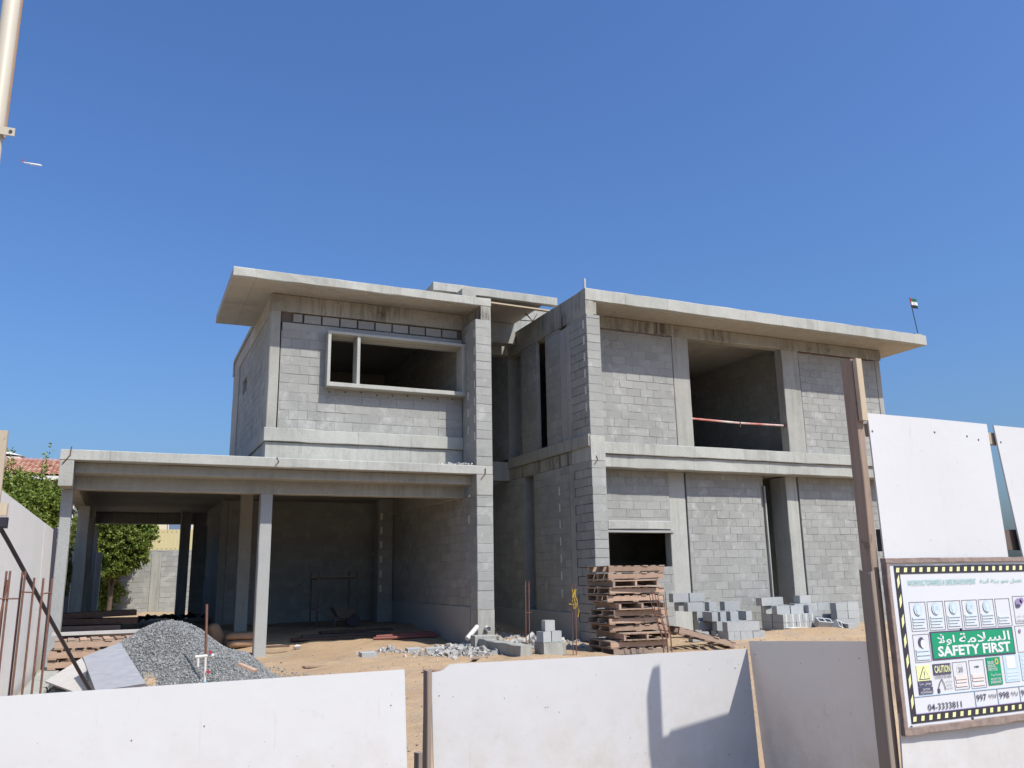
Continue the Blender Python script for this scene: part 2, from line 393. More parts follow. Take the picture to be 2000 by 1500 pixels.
def wall(face, c, u0, u1, z0, z1, holes=(), phase=0., mode='stuff', th=.19, parent=None, name='block_wall', mat='block', length=.4, back=True):
    parent = parent or villa
    us = sorted({u0, u1, *[min(max(h[i], u0), u1) for h in holes for i in (0, 1)]}); zs = sorted({z0, z1, *[min(max(h[i], z0), z1) for h in holes for i in (2, 3)]})
    mb = MB()
    for a, b in zip(us, us[1:]):
        run = None
        for d, e in list(zip(zs, zs[1:])) + [(None, None)]:
            solid = d is not None and not any(h[0] < (a + b) / 2 < h[1] and h[2] < (d + e) / 2 < h[3] for h in holes)
            if solid: run = (run[0], e) if run else (d, e)
            elif run:
                if face == '-y': mb.box(a, b, c + .005, c + th, run[0], run[1])
                else: mb.box(c + .005, c + th, a, b, run[0], run[1])
                run = None
            if not solid: run = None
    w = mb.build(name, 'mortar', parent); off = wloc(parent)
    P = wall_pieces(u0, u1, z0, z1, holes, phase, length); Vs = []; Fs = []
    for (u, z, wd, h, r) in P:
        pr = random.uniform(-.003, .003)
        if mode == 'indiv':
            o = bpy.data.objects.new('block', BMESH[random.randrange(3)] if mat == 'block' else BMESH[0]); link(o, w); NB[0] += 1
            sx = max(.05, (wd - .008)) / .388; sz = max(.05, (h - .008)) / .189
            o.scale = (sx, 1, sz)
            if face == '-y': o.location = Vector((u, c + pr, z)) - off
            else: o.location = Vector((c + pr, u, z)) - off; o.rotation_euler = (0, 0, -math.pi / 2)
        else:
            v = BV.copy(); v[4:] += RNG.uniform(-.003, .003, (8, 3)); v[:, 0] *= max(.05, wd - .008) / .388; v[:, 2] *= max(.05, h - .008) / .189
            if face == '-y': q = v + np.array([u, c + pr, z])
            else: q = np.stack([v[:, 1] + c + pr, -v[:, 0] + u, v[:, 2] + z], 1)
            Fs.append(np.array(BF) + 12 * len(Vs)); Vs.append(q)
    if Vs:
        o = npmesh('blockwork', np.concatenate(Vs), np.concatenate(Fs), mat, None, 'stuff')
        o.parent = w; o.location = -off
    return w
def cast(name, mat, *bx, parent=None, **kw):
    mb = MB()
    for b in bx: mb.rbox(*b, **kw)
    return mb.build(name, mat, parent or villa)
def strip(wallobj, *bx):
    for b in bx: MB().box(*b).build('foam_strip', 'foam', wallobj)
# --- carport and left block, ground level
cast('carport_slab', 'cast_pale', (-1.19, 7.38, 17.245, 17.53, 3.655, 3.85), step=.5)
cast('carport_slab', 'soffit', (-1.19, 7.36, 17.532, 30.8, 3.66, 3.846))
cast('slab_return', 'cast', (-1.18, -.955, 17.25, 17.93, 3.185, 3.652))
cast('beam', 'cast', (-.953, 6.985, 17.534, 17.99, 3.455, 3.657))
cast('beam', 'cast', (-.953, 6.985, 17.992, 18.28, 3.19, 3.657))
cast('beam', 'cast', (-1.15, -.90, 18.285, 30.4, 3.22, 3.655))
cast('beam', 'cast', (-1.15, 2.6, 30.4, 30.7, 3.30, 3.655))
cast('column', 'smooth', (2.495, 2.735, 18.0, 18.25, -.2, 3.188))
cast('column', 'smooth', (-1.15, -.955, 17.94, 18.28, -.2, 3.183))
cast('column', 'cast', (2.58, 2.88, 22.1, 22.4, 0, 3.655))
cast('column', 'cast', (-1.05, -.80, 22.3, 22.7, 0, 3.218))
cast('column', 'cast', (-1.05, -.80, 26.3, 26.7, 0, 3.218))
cast('column', 'cast', (-1.1, -.80, 30.3, 30.6, 0, 3.218))
cast('column', 'cast', (1.63, 1.93, 29.6, 30.0, 0, 3.655))
wall('-y', 25.0, 2.6, 7.0, .2, 3.65, phase=.1, th=.2)
wall('-y', 29.85, 2.03, 2.6, .2, 3.65, th=.15)
wall('-x', 2.40, 25.0, 29.5, .2, 3.65, holes=[(29.0, 29.5, 1.4, 3.3)], phase=.1)
w = wall('-x', 7.0, 17.66, 25.0, .8, 3.2, phase=.1, th=.19)
strip(w, (6.985, 7.02, 17.70, 17.74, 2.6, 2.78))
cast('plinth', 'smooth', (6.97, 7.19, 17.66, 25.0, -.1, .8))
cast('beam', 'cast', (6.96, 7.30, 18.29, 25.0, 3.2, 3.656))
pw = wall('-y', 23.6, 6.55, 6.97, .2, 3.65, phase=.05, th=.4)
strip(pw, *[(6.60, 6.66, 23.585, 23.63, 1.06 + .4 * k, 1.25 + .4 * k) for k in range(6)])
# pier of the left block
cast('plinth', 'cast', (6.985, 7.385, 17.24, 17.655, -.15, .74))
w = wall('-y', 17.245, 6.995, 7.38, .74, 3.2, phase=6.99, length=.8, mode='indiv', th=.40)
wall('-x', 6.995, 17.262, 17.655, .74, 3.2, phase=17.26, th=.05, mode='indiv', back=False)
cast('pier_block', 'cast', (6.985, 7.382, 17.238, 17.655, 3.2, 3.652))
w = wall('-y', 17.245, 6.995, 7.38, 3.852, 7.25, phase=6.99, length=.8, mode='indiv', th=.40)
strip(w, *[(6.988, 7.01, 17.31, 17.35, 4.42 + .4 * k, 4.61 + .4 * k) for k in range(7)])
w = wall('-x', 6.995, 17.262, 18.07, 3.852, 7.25, phase=17.26, th=.38)
strip(w, *[(6.982, 7.01, 17.70, 17.74, 4.62 + .4 * k, 4.81 + .4 * k) for k in range(3)])
cast('roof_stub', 'cast_stained', (7.13, 7.38, 17.25, 18.06, 7.25, 7.588))
wall('-x', 7.0, 18.1, 25, 3.852, 7.6, th=.37)
# --- left block, upper storey
fr = 18.1
cast('beam', 'cast_stained', (2.53, 6.99, 18.08, 18.35, 7.2, 7.588))
cast('beam', 'soffit', (2.531, 2.80, 18.352, 25.0, 7.22, 7.588))
cast('corner_column', 'cast', (2.535, 2.745, 18.09, 18.36, 4.602, 7.198))
w = wall('-y', 18.1, 2.77, 6.985, 4.602, 7.17, holes=[(3.8, 6.98, 5.6, 6.98), (2.77, 6.985, 6.77, 7.18)], phase=2.79, mode='indiv', th=.2)
w.name = 'block_wall'
for k in range(10):
    o_ = bpy.data.objects.new('block', BMESH[k % 3]); link(o_, w); NB[0] += 1; o_.scale = (.95 if k else .5, 1, .97); o_.location = Vector((3.03 + .405 * k + (.08 if k == 0 else 0), 18.095, 7.075)) - wloc(w)
MB().box(2.76, 6.98, 18.17, 18.3, 6.966, 7.20).build('dark_backing', 'dark_wood', villa)  # dark sheet set back behind the gaps of the top block row
cast('lintel', 'smooth', (2.785, 6.98, 18.106, 18.32, 6.775, 6.965))
cast('lintel', 'smooth', (3.79, 6.99, 18.11, 18.32, 6.70, 6.773))
fo = empty('window_frame', (3.75, 17.85, 5.55), None, None); fo.parent = villa; fo.location = Vector((3.75, 17.85, 5.55)) - wloc(villa)
for nm, b in (('sill', (3.74, 6.99, 17.85, 18.25, 5.545, 5.64)), ('jamb', (3.74, 3.81, 17.853, 18.25, 5.642, 6.735)), ('head', (3.74, 6.99, 17.85, 18.25, 6.737, 6.80)),
              ('mullion', (4.40, 4.47, 17.87, 18.25, 5.642, 6.735)), ('jamb', (6.90, 6.99, 17.86, 18.25, 5.642, 6.735))):
    MB().rbox(*b, ch=.006, jit=.002).build(nm, 'cast_pale', fo)
cast('floor_band', 'cast_pale', (2.50, 6.99, 18.05, 18.34, 4.31, 4.60), step=.3, jit=.006)
cast('floor_band', 'cast', (2.501, 2.80, 18.342, 25.0, 4.31, 4.60))
cast('floor_beam', 'cast_pale', (2.545, 6.99, 18.11, 18.34, 3.852, 4.307), step=.3, jit=.006)
cast('floor_beam', 'cast', (2.546, 2.80, 18.342, 25.0, 3.852, 4.307))
for a_, b_ in (((-1.02, 17.235, 3.90), (-1.14, 17.235, 3.585)), ((2.662, 17.235, 3.853), (2.64, 17.235, 3.677)), ((7.2, 17.23, 3.79), (7.097, 17.228, 3.55)), ((9.63, 16.485, 4.08), (9.58, 16.485, 3.89))):
    m_ = tuple((p_ + q_) / 2 + (.05 if k_ == 0 else 0) for k_, (p_, q_) in enumerate(zip(a_, b_))); MB().tube([a_, m_, b_], .011, 5).build('rebar_hook', 'rust_dark', villa)
for k in range(9): MB().tube([(3.85 + .36 * k, 18.11, 5.46 + .02 * (k % 3)), (3.85 + .36 * k, 18.085, 5.46 + .02 * (k % 3))], .016, 6).build('tie_hole', 'black', villa)
cast('form_batten', 'dark_wood', (2.75, 6.5, 18.04, 18.09, 3.856, 3.885), ch=.004)
w = wall('-x', 2.55, 18.75, 24.9, 4.602, 7.2, holes=[(22.0, 22.8, 6.22, 6.67), (23.6, 23.75, 4.6, 7.2)], phase=.1)
cast('column', 'cast', (2.535, 2.75, 18.37, 18.62, 4.602, 7.21)); cast('column', 'cast', (2.535, 2.75, 23.75, 25.05, 4.602, 7.21))
cast('parapet', 'cast', (2.5, 7.3, 24.8, 25.05, 7.22, 7.66)); cast('parapet', 'cast', (2.48, 2.70, 21.0, 24.79, 7.59, 7.68))
wall('-y', 24.8, 2.75, 7.0, 3.85, 7.2, th=.2)
cast('roof_slab', 'cast_pale', (1.62, 7.385, 17.245, 17.42, 7.59, 7.785), step=.35, jit=.006)
cast('roof_slab', 'soffit', (1.62, 7.38, 17.422, 20.9, 7.592, 7.782), jit=.004)
cast('roof_slab', 'soffit', (2.6, 7.38, 20.902, 24.8, 7.592, 7.70))
cast('floor_slab', 'soffit', (2.8, 6.99, 18.36, 24.8, 4.15, 4.5))
# --- court between the blocks
cast('beam', 'cast', (7.36, 9.52, 21.0, 21.3, 3.975, 4.49)); cast('beam', 'cast', (7.36, 9.52, 21.0, 21.3, 7.53, 7.93))
wall('-y', 22.6, 7.2, 9.52, 0, 8.0, phase=.3)
cast('roof_slab', 'cast_pale', (6.40, 9.81, 18.5, 18.68, 8.288, 8.505), step=.35, jit=.005)
cast('roof_slab', 'soffit', (6.41, 9.45, 18.682, 22.8, 8.288, 8.50))
cast('beam', 'cast', (7.36, 9.46, 20.4, 20.7, 7.7, 8.286)); cast('roof_room', 'cast', (9.55, 11.15, 21.5, 21.75, 8.082, 9.2)); cast('parapet', 'cast', (7.0, 7.36, 18.1, 22.8, 7.79, 8.286))
MB().obox((8.8, 18.62, 8.165), (1.95, .11, .035), Matrix.Rotation(.014, 3, 'Y')).build('form_board', 'pale_wood', villa)
for k, (dx, dz) in enumerate(((.28, .16), (-.12, .20), (.34, .02), (.1, .26))):
    MB().tube([(9.48, 19.3, 8.06), (9.48 - dx, 19.2 + .1 * k, 8.06 + dz)], .012, 5).build('rebar', 'rust_dark', villa)
# right block, wall on the court side
XW = 9.5
w = wall('-x', XW, 16.515, 17.33, .0, 3.98, phase=16.5, th=.3); strip(w, *[(XW - .012, XW + .02, 18.08, 18.12, .92 + .4 * k, 1.12 + .4 * k) for k in range(7)])
cast('column', 'cast', (XW + .005, XW + .3, 17.335, 17.60, 0, 3.98))
wall('-x', XW, 17.605, 19.5, .6, 3.98, phase=.1, th=.3)
wall('-x', XW + .25, 19.5, 20.08, .6, 3.98, th=.1); wall('-x', XW, 20.08, 22.6, .6, 3.98, phase=.2, th=.3)
cast('plinth', 'smooth', (XW - .04, XW + .3, 17.605, 22.6, -.1, .6))
cast('floor_band', 'cast', (XW - .05, XW + .3, 16.52, 21.0, 4.30, 4.58)); cast('floor_beam', 'cast_stained', (XW + .004, XW + .3, 16.52, 21.0, 3.982, 4.298))
w = wall('-x', XW, 16.515, 17.34, 4.582, 7.36, phase=16.5, th=.3); strip(w, *[(XW - .012, XW + .02, 16.60, 16.66, 5.12 + .4 * k, 5.32 + .4 * k) for k in range(6)])
cast('column', 'cast', (XW - .015, XW + .3, 17.345, 17.55, 4.582, 7.38)); cast('column', 'smooth', (XW + .01, XW + .3, 17.6, 17.9, 4.582, 7.38))
wall('-x', XW, 17.905, 18.67, 4.582, 7.45, phase=.1, th=.09)
wall('-x', XW, 19.18, 20.15, 4.582, 7.45, phase=.1, th=.09); wall('-x', XW + .28, 20.15, 21, 4.582, 7.45, th=.1); wall('-x', XW, 21.0, 22.8, 4.582, 8.08, phase=.1, th=.3); MB().box(XW + .29, XW + .31, 18.66, 19.18, 4.5, 4.55).build('sill_strip', 'cast', villa)
cast('beam', 'cast_stained', (XW, XW + .3, 16.52, 22.0, 7.462, 8.085))
# --- right block front
w = wall('-y', 16.5, 9.505, 9.87, 0, 3.97, phase=9.5, length=.8, mode='indiv', th=.98)
wall_sq = cast('pier_block', 'cast_pale', (9.495, 9.872, 16.493, 17.40, 3.972, 4.555))
wall('-y', 16.5, 9.505, 9.87, 4.557, 7.44, phase=9.5, length=.8, mode='indiv', th=.98)
cast('roof_stub', 'cast_stained', (9.502, 9.715, 16.505, 17.45, 7.442, 7.79))
cast('roof_slab', 'cast_pale', (9.50, 20.9, 16.495, 16.70, 7.792, 8.09), step=.35, jit=.006)
cast('roof_slab', 'soffit', (9.81, 20.9, 16.702, 18.2, 7.796, 8.086)); cast('roof_slab', 'soffit', (9.81, 20.2, 18.202, 25, 7.80, 8.08))
cast('beam', 'cast_stained', (9.88, 20.05, 17.46, 17.75, 7.48, 7.79), step=.5)
wall('-y', 17.5, 9.875, 12.60, 4.58, 7.46, phase=9.97, mode='indiv')
cast('form_batten', 'dark_wood', (9.9, 12.5, 17.475, 17.51, 7.44, 7.478), ch=.004, jit=.01, step=.1)
cast('form_batten', 'dark_wood', (16.95, 19.7, 17.475, 17.51, 7.44, 7.478), ch=.004, jit=.01, step=.1)
cast('column', 'cast', (12.62, 13.13, 17.50, 17.78, 4.58, 7.478)); cast('column', 'cast', (16.29, 16.89, 17.50, 17.78, 4.58, 7.478))
wall('-y', 17.52, 16.915, 19.86, 4.58, 7.46, phase=17.1)
cast('column', 'cast', (19.87, 20.05, 17.505, 17.78, 4.58, 7.478))
cast('floor_band', 'cast_pale', (9.90, 20.06, 17.40, 17.78, 4.29, 4.578), step=.3, jit=.006)
cast('floor_beam', 'cast_pale', (9.885, 20.05, 17.465, 17.95, 3.97, 4.287), step=.3, jit=.006)
w = wall('-y', 17.9, 9.875, 12.54, 0, 3.968, holes=[(10.68, 12.54, 1.55, 2.72)], phase=10.05)
cast('lintel', 'cast_pale', (10.70, 12.53, 17.87, 18.1, 2.51, 2.72)); cast('lintel', 'smooth', (10.66, 12.62, 17.90, 18.1, 2.425, 2.507))
cast('column', 'cast_pale', (12.545, 13.06, 17.93, 18.2, -.1, 3.968))
wall('-y', 17.9, 13.085, 15.50, 0, 3.968, phase=13.2)
cast('column', 'cast', (15.53, 15.74, 18.05, 18.5, -.1, 3.968)); cast('column', 'cast_pale', (15.70, 15.75, 17.98, 18.045, -.1, 3.7))  # the thin pale fin is added to catch sun at the slot edge
cast('column', 'cast_pale', (16.42, 16.82, 17.93, 18.56, -.1, 3.968))
wall('-y', 17.9, 16.85, 19.85, 0, 3.968, phase=17.0); cast('column', 'cast', (19.86, 20.05, 17.9, 18.2, -.1, 3.968))
# interiors of the right block
wall('-x', 20.0, 18, 25, 0, 7.79, th=.1); wall('-y', 24.8, 9.8, 20.0, 0, 7.8)
cast('floor_slab', 'soffit', (9.81, 20.0, 17.96, 24.8, 4.0, 4.5))
wall('-x', 16.9, 17.8, 23.5, 4.5, 7.8, phase=.1); wall('-y', 23.5, 9.8, 17.0, 4.5, 7.8, phase=.1); wall('-x', 12.4, 18.5, 23.5, 4.5, 7.8)
cast('column', 'cast', (14.0, 14.35, 21.8, 22.2, 4.5, 7.8))
wall('-y', 21.5, 9.8, 20, 0, 4.0); wall('-x', 15.4, 18.52, 21.5, 0, 4.0); wall('-x', 16.6, 18.57, 21.5, 0, 4)
print('individual blocks', NB[0])
# stub of a pipe on the roof, flag, safety rail
thing1(MB().tube([(9.56, 16.62, 8.08), (9.56, 16.62, 8.36)], .036, 12), 'pipe_stub', 'pipe_grey', 'short grey pipe standing up from the roof corner of the right wing', 'pipe')
e = empty('safety_rail', (14.68, 17.62, 5.33), 'red and white steel tube tied across the large upper opening', 'rail')
MB().tube([(13.08, 17.60, 5.345), (14.7, 17.6, 5.315), (16.32, 17.62, 5.335)], .026, 8).build('tube', 'red_white', e)
MB().tube([(14.72, 17.57, 5.36), (14.73, 17.565, 5.28), (14.70, 17.56, 5.2)], .012, 5).build('wire_tie', 'rust', e)
MB().tube([(16.27, 17.57, 5.38), (16.28, 17.565, 5.29)], .03, 6).build('wire_tie', 'rust_dark', e)
fl = empty('flag', (20.75, 16.62, 8.09), 'small red, green, white and black flag on a thin pole at the roof end', 'flag')
MB().tube([(20.75, 16.62, 8.07), (20.58, 16.62, 9.25)], .012, 6).build('pole', 'black', fl)
MB().rbox(20.55, 20.82, 16.55, 16.75, 8.08, 8.14).build('base_stone', 'rubble', fl)
def flagpart(nm, mat, u0, u1, v0, v1):
    mb = MB(); n = 4
    for k in range(n + 1):
        u = u0 + (u1 - u0) * k / n; dx = u; dy = .03 * math.sin(u * 22); dz = -.16 * u
        for v in (v0, v1):
            for t in (0, .004): mb.v.append((20.60 + dx - .03 * v, 16.62 + dy + t, 8.98 + v + dz))
    for k in range(n):
        b = 4 * k; mb.f += [(b, b + 4, b + 6, b + 2), (b + 1, b + 3, b + 7, b + 5), (b, b + 1, b + 5, b + 4), (b + 2, b + 6, b + 7, b + 3)]
    mb.f += [(0, 2, 3, 1), (4 * n, 4 * n + 1, 4 * n + 3, 4 * n + 2)]
    mb.build(nm, mat, fl)
flagpart('red_band', 'flag_red', -.03, .07, -.02, .28)
flagpart('green_band', 'flag_green', .07, .25, .18, .28); flagpart('white_band', 'flag_white', .07, .25, .08, .18); flagpart('black_band', 'black', .07, .25, -.02, .08)
# ---------------------------------------------------------------- hoarding along the street
def sheet(name, mat, BL, BR, TR, TL, label, cat, group=None, th=.012, warp=0., n=(8, 10), cut=None, ny=(0, 1, 0), screws=()):
    BL, BR, TR, TL = map(Vector, (BL, BR, TR, TL)); d = Vector(ny).normalized() * th; mb = MB(); nu, nv = n; ph = random.uniform(0, 2)
    def P(u, v):
        p = (BL * (1 - u) + BR * u) * (1 - v) + (TL * (1 - u) + TR * u) * v
        p = p - Vector(ny) * warp * (math.sin(math.pi * v * 1.1 + ph * .3) * (.35 + .65 * abs(2 * u - 1)))
        if cut and v == 1: p = p - Vector((0, 0, cut(u)))
        return p
    for s in (0, 1):
        for jv in range(nv + 1):
            for iu in range(nu + 1): mb.v.append(tuple(P(iu / nu, jv / nv) + d * s))
    K = (nu + 1) * (nv + 1); id_ = lambda i, j: j * (nu + 1) + i
    for jv in range(nv):
        for iu in range(nu):
            a, b, c, e = id_(iu, jv), id_(iu + 1, jv), id_(iu + 1, jv + 1), id_(iu, jv + 1)
            mb.f += [(a, b, c, e), (a + K, e + K, c + K, b + K)]
    for iu in range(nu):
        for jv in (0, nv): a, b = id_(iu, jv), id_(iu + 1, jv); mb.f.append((a, a + K, b + K, b) if jv == 0 else (a, b, b + K, a + K))
    for jv in range(nv):
        for iu in (0, nu): a, b = id_(iu, jv), id_(iu, jv + 1); mb.f.append((a, b, b + K, a + K) if iu == 0 else (a, a + K, b + K, b))
    o = thing1(mb, name, mat, label, cat, group)
    for (u, v) in screws:
        q = P(u, v); nn = Vector(ny)
        MB().tube([q - nn * .003, q + nn * .002], .0038 if BL.y > 5 else .007, 8).build('screw', 'old_steel', o)
    return o
G = 'white boards of the street hoarding'
sheet('hoarding_board', 'white_board', (4.500, 4.15, -.3), (5.725, 4.15, -.3), (5.803, 4.15, 2.506), (4.597, 4.15, 2.514), 'tall white hoarding board carrying the safety sign, right beside the brown post', 'hoarding board', G, warp=.035, screws=((.02, .955), (.52, .965), (.80, .962), (.90, .955)))
sheet('hoarding_board', 'white_board', (6.12, 4.15, -.3), (7.33, 4.15, -.3), (7.1, 4.15, 2.49), (5.879, 4.15, 2.502), 'tall white hoarding board at the right picture edge, tilted away from its neighbour', 'hoarding board', G, warp=.02, screws=((.03, .955),))
sheet('hoarding_board', 'white_board', (2.10, 5.98, -.55), (4.66, 5.64, -.55), (4.605, 5.62, .858), (2.065, 5.98, .848), 'low white hoarding board in the middle with a broken corner and a post shadow', 'hoarding board', G, n=(60, 8), warp=.006,
      cut=lambda u: .05 if u < .02 else (.04 if u < .05 else (.006 if u < .058 else 0.)), screws=((.02, .85), (.95, .9), (.9, .45), (.92, .25), (.05, .3)))
sheet('hoarding_board', 'white_board', (-1.5, 5.55, -.55), (1.785, 5.55, -.55), (1.732, 5.55, .876), (-1.5, 5.55, .868), 'low white hoarding board at the lower left, before the gravel heap', 'hoarding board', G, warp=.004, screws=((.97, .85), (.5, .8), (.62, .83)))
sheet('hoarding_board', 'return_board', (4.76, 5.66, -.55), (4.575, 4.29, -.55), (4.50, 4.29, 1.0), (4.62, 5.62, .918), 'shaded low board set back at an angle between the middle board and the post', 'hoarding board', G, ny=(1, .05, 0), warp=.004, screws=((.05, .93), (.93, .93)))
Gs = 'white boards of the side hoarding'
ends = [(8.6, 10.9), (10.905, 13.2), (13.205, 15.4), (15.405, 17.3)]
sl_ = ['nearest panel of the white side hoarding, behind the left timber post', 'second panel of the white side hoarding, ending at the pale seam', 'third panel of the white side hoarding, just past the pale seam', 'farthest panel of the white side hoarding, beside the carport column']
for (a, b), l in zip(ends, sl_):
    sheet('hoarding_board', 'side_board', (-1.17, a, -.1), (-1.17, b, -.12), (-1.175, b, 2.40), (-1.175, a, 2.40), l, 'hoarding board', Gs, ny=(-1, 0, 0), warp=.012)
thing1(MB().rbox(-1.23, -1.12, 17.33, 17.43, -.1, 2.42), 'shadow_gap_strip', 'dark_steel', 'dark upright strip standing for the shadow gap past the far end of the side hoarding', 'post')  # dark strip put where the shadow gap beside the column falls
# posts and rails
def post(name, mat, x0, x1, y0, y1, z0, z1, label, lean=0., jag=0.):
    mb = MB().rbox(0, x1 - x0, 0, y1 - y0, 0, z1 - z0, ch=.005, jit=.002, step=.25)
    mb.v = [(p[0] + lean * p[2], p[1], p[2] - (random.uniform(0, jag) if p[2] > z1 - z0 - .01 else 0)) for p in mb.v]
    o = mb.build(name, mat, None, local=True); o.location = (x0, y0, z0); return tag(o, label, 'post')
p = post('timber_post', 'post_wood', 4.482, 4.542, 4.17, 4.265, -.6, 2.895, 'tall brown timber post standing left of the safety sign', lean=.006)
bt = MB().rbox(4.51, 4.565, 4.132, 4.166, 2.455, 2.89, ch=.003, jit=.001).build('batten', 'pale_wood', None); bt.parent = p; bt.location = -p.location
post('timber_post', 'post_wood', 4.375, 4.412, 4.085, 4.185, -.6, 1.465, 'shorter brown timber with a broken top nailed before the tall post', lean=.004, jag=.06)
bt2 = None
post('timber_post', 'pale_wood', -1.215, -1.125, 9.42, 9.50, -.1, 2.93, 'pale timber post at the left edge in front of the side hoarding')
post('timber_post', 'post_wood', 1.985, 2.018, 5.83, 5.93, -.6, .825, 'narrow brown timber at the left end of the middle hoarding board')
post('timber_stake', 'post_wood', 1.965, 2.01, 6.0, 6.06, -.6, .265, 'short cut stake in the gap between the two low hoarding boards')
r1 = thing1(MB().rbox(4.63, 7.2, 4.19, 4.235, 2.36, 2.45, ch=.004), 'timber_rail', 'pale_wood', 'pale timber rail bridging the gap at the top of the two tall boards', 'rail')
r2 = thing1(MB().rbox(4.63, 7.2, 4.19, 4.235, 1.58, 1.73, ch=.004), 'timber_rail', 'dark_wood', 'dark timber rail seen low in the gap between the two tall boards', 'rail')
thing1(MB().rbox(-1.12, -1.05, 9.36, 9.44, 2.10, 2.22, ch=.003), 'timber_offcut', 'pale_wood', 'small timber block fixed at the top of the left post', 'timber')
# ---------------------------------------------------------------- safety sign
SX, SZ, SY = 4.529, .444, 4.10       # lower left corner of the sign, Y of its face
sg = empty('safety_sign', (SX + .75, SY, SZ), 'white construction safety sign with black striped border and green SAFETY FIRST panel', 'sign')
SW, SH = 1.51, 1.088
MB().box(SX + .012, SX + SW - .012, SY + .002, SY + .028, SZ + .012, SZ + SH - .012).build('sign_panel', 'sign_face', sg)
for b in ((0, SW, 0, .046), (0, SW, SH - .032, SH), (0, .034, .047, SH - .033), (SW - .034, SW, .047, SH - .033)):
    MB().rbox(SX + b[0], SX + b[1], SY - .012, SY + .034, SZ + b[2], SZ + b[3], ch=.003, jit=.002, step=.12).build('frame_bar', 'rust_frame', sg)
def pr_rect(name, mat, rects, lv=1, par=None):
    mb = MB(); y = SY - .0014 * lv
    for (a, b, c, d) in rects: mb.box(a, b, y, SY + .001, c, d)
    return tag(mb.build(name, mat, par or sg), kind='stuff' if name in ('caption_lines',) else None)
def txt(name, body, mat, x0, x1, z, h, lv=2, bold=.0, anchor='l'):
    cu = bpy.data.curves.new('lettering', 'FONT'); cu.body = body; cu.resolution_u = 2; cu.offset = bold
    o = bpy.data.objects.new('lettering', cu); COL.objects.link(o)
    dg = bpy.context.evaluated_depsgraph_get(); me0 = o.evaluated_get(dg).to_mesh()
    n = len(me0.vertices); a = np.empty(n * 3); me0.vertices.foreach_get('co', a); a = a.reshape(-1, 3)
    fs = [tuple(p.vertices) for p in me0.polygons]
    lo, hi = a.min(0), a.max(0); sx = (x1 - x0) / max(1e-6, hi[0] - lo[0]); sz = h / max(1e-6, hi[1] - lo[1])
    y = SY - .0014 * lv
    mb = MB(); mb.v = [(x0 + (q[0] - lo[0]) * sx, y, z + (q[1] - lo[1]) * sz) for q in a]; mb.f = fs
    bpy.data.objects.remove(o); bpy.data.curves.remove(cu)
    return mb.build(name, mat, sg)
BX0, BX1, BZ0, BZ1 = 4.607, 5.945, .508, 1.482; IX0, IX1, IZ0, IZ1 = 4.655, 5.893, .562, 1.43
pr_rect('border', 'print_black', [(BX0, BX1, IZ1, BZ1), (BX0, BX1, BZ0, IZ0), (BX0, IX0, IZ0, IZ1), (IX1, BX1, IZ0, IZ1)])
mb = MB(); y = SY - .0028
def para(x, z, w, h, sk): mb.add([(x, y, z), (x + w, y, z), (x + w + sk, y, z + h), (x + sk, y, z + h)], [(0, 1, 2, 3)])
for k in range(19):
    x = BX0 + .012 + k * .0715
    para(x, IZ1 + .011, .028, .029, .007); para(x, BZ0 + .012, .028, .029, .007)
for k in range(7):
    z = IZ0 + .03 + k * .124
    for x in (BX0 + .013, IX1 + .013): mb.add([(x, y, z), (x + .022, y, z + .035), (x + .022, y, z + .092), (x, y, z + .058)], [(0, 1, 2, 3)])
tag(mb.build('border_stripes', 'print_yellow', sg), kind='stuff')
txt('lettering', 'WORKING TOWARDS A SAFE ENVIRONMENT', 'print_teal', 4.715, 5.369, 1.353, .036)
AR = lambda *c: ''.join(chr(q) for q in c)
# (Arabic is written with joined letter forms, left to right)
ar_env = AR(0xFE94, 0xFEE8, 0xFEE3, 0xFE81) + ' ' + AR(0xFE94, 0xFE8C, 0xFEF4, 0xFE91) + ' ' + AR(0xFEEE, 0xFEA4, 0xFEE7) + ' ' + AR(0xFEDE, 0xFEE4, 0xFECC, 0xFEE7)
txt('lettering', ar_env, 'print_teal', 5.41, 5.845, 1.352, .036)
def frame_rect(rs, t=.002):
    o = []
    for (a, b, c, d) in rs: o += [(a, b, c, c + t), (a, b, d - t, d), (a, a + t, c + t, d - t), (b - t, b, c + t, d - t)]
    return o
cells = [(4.707 + .1655 * k, 4.855 + .1655 * k, 1.065, 1.25) for k in range(6)] + [(5.72, 5.865, 1.075, 1.262)]
cells2 = [(4.705, 4.853, .872, 1.046), (5.70, 5.86, .885, 1.062), (5.037, 5.173, .682, .856), (5.195, 5.340, .68, .86)]
for c_ in cells + cells2: pr_rect('icon_frame', 'print_line', frame_rect([c_]))
def disc(cx, cz, rx, rz, lv, n=20, ring=0.):
    y = SY - .0014 * lv; q = MB()
    for i in range(n):
        a, b = 2 * math.pi * i / n, 2 * math.pi * (i + 1) / n
        if ring: q.add([(cx + rx * math.cos(a), y, cz + rz * math.sin(a)), (cx + rx * math.cos(b), y, cz + rz * math.sin(b)), (cx + rx * ring * math.cos(b), y, cz + rz * ring * math.sin(b)), (cx + rx * ring * math.cos(a), y, cz + rz * ring * math.sin(a))], [(3, 2, 1, 0)])
        else: q.add([(cx, y, cz), (cx + rx * math.cos(a), y, cz + rz * math.sin(a)), (cx + rx * math.cos(b), y, cz + rz * math.sin(b))], [(2, 1, 0)])
    return q
def merge(qs):
    r = MB()
    for q in qs: r.add(q.v, q.f)
    return r
ds = [disc(c[0] + .074, c[3] - .05, .037, .040, 2) for c in cells[:5]]
merge(ds).build('icon_discs', 'print_blue', sg)
kk = []
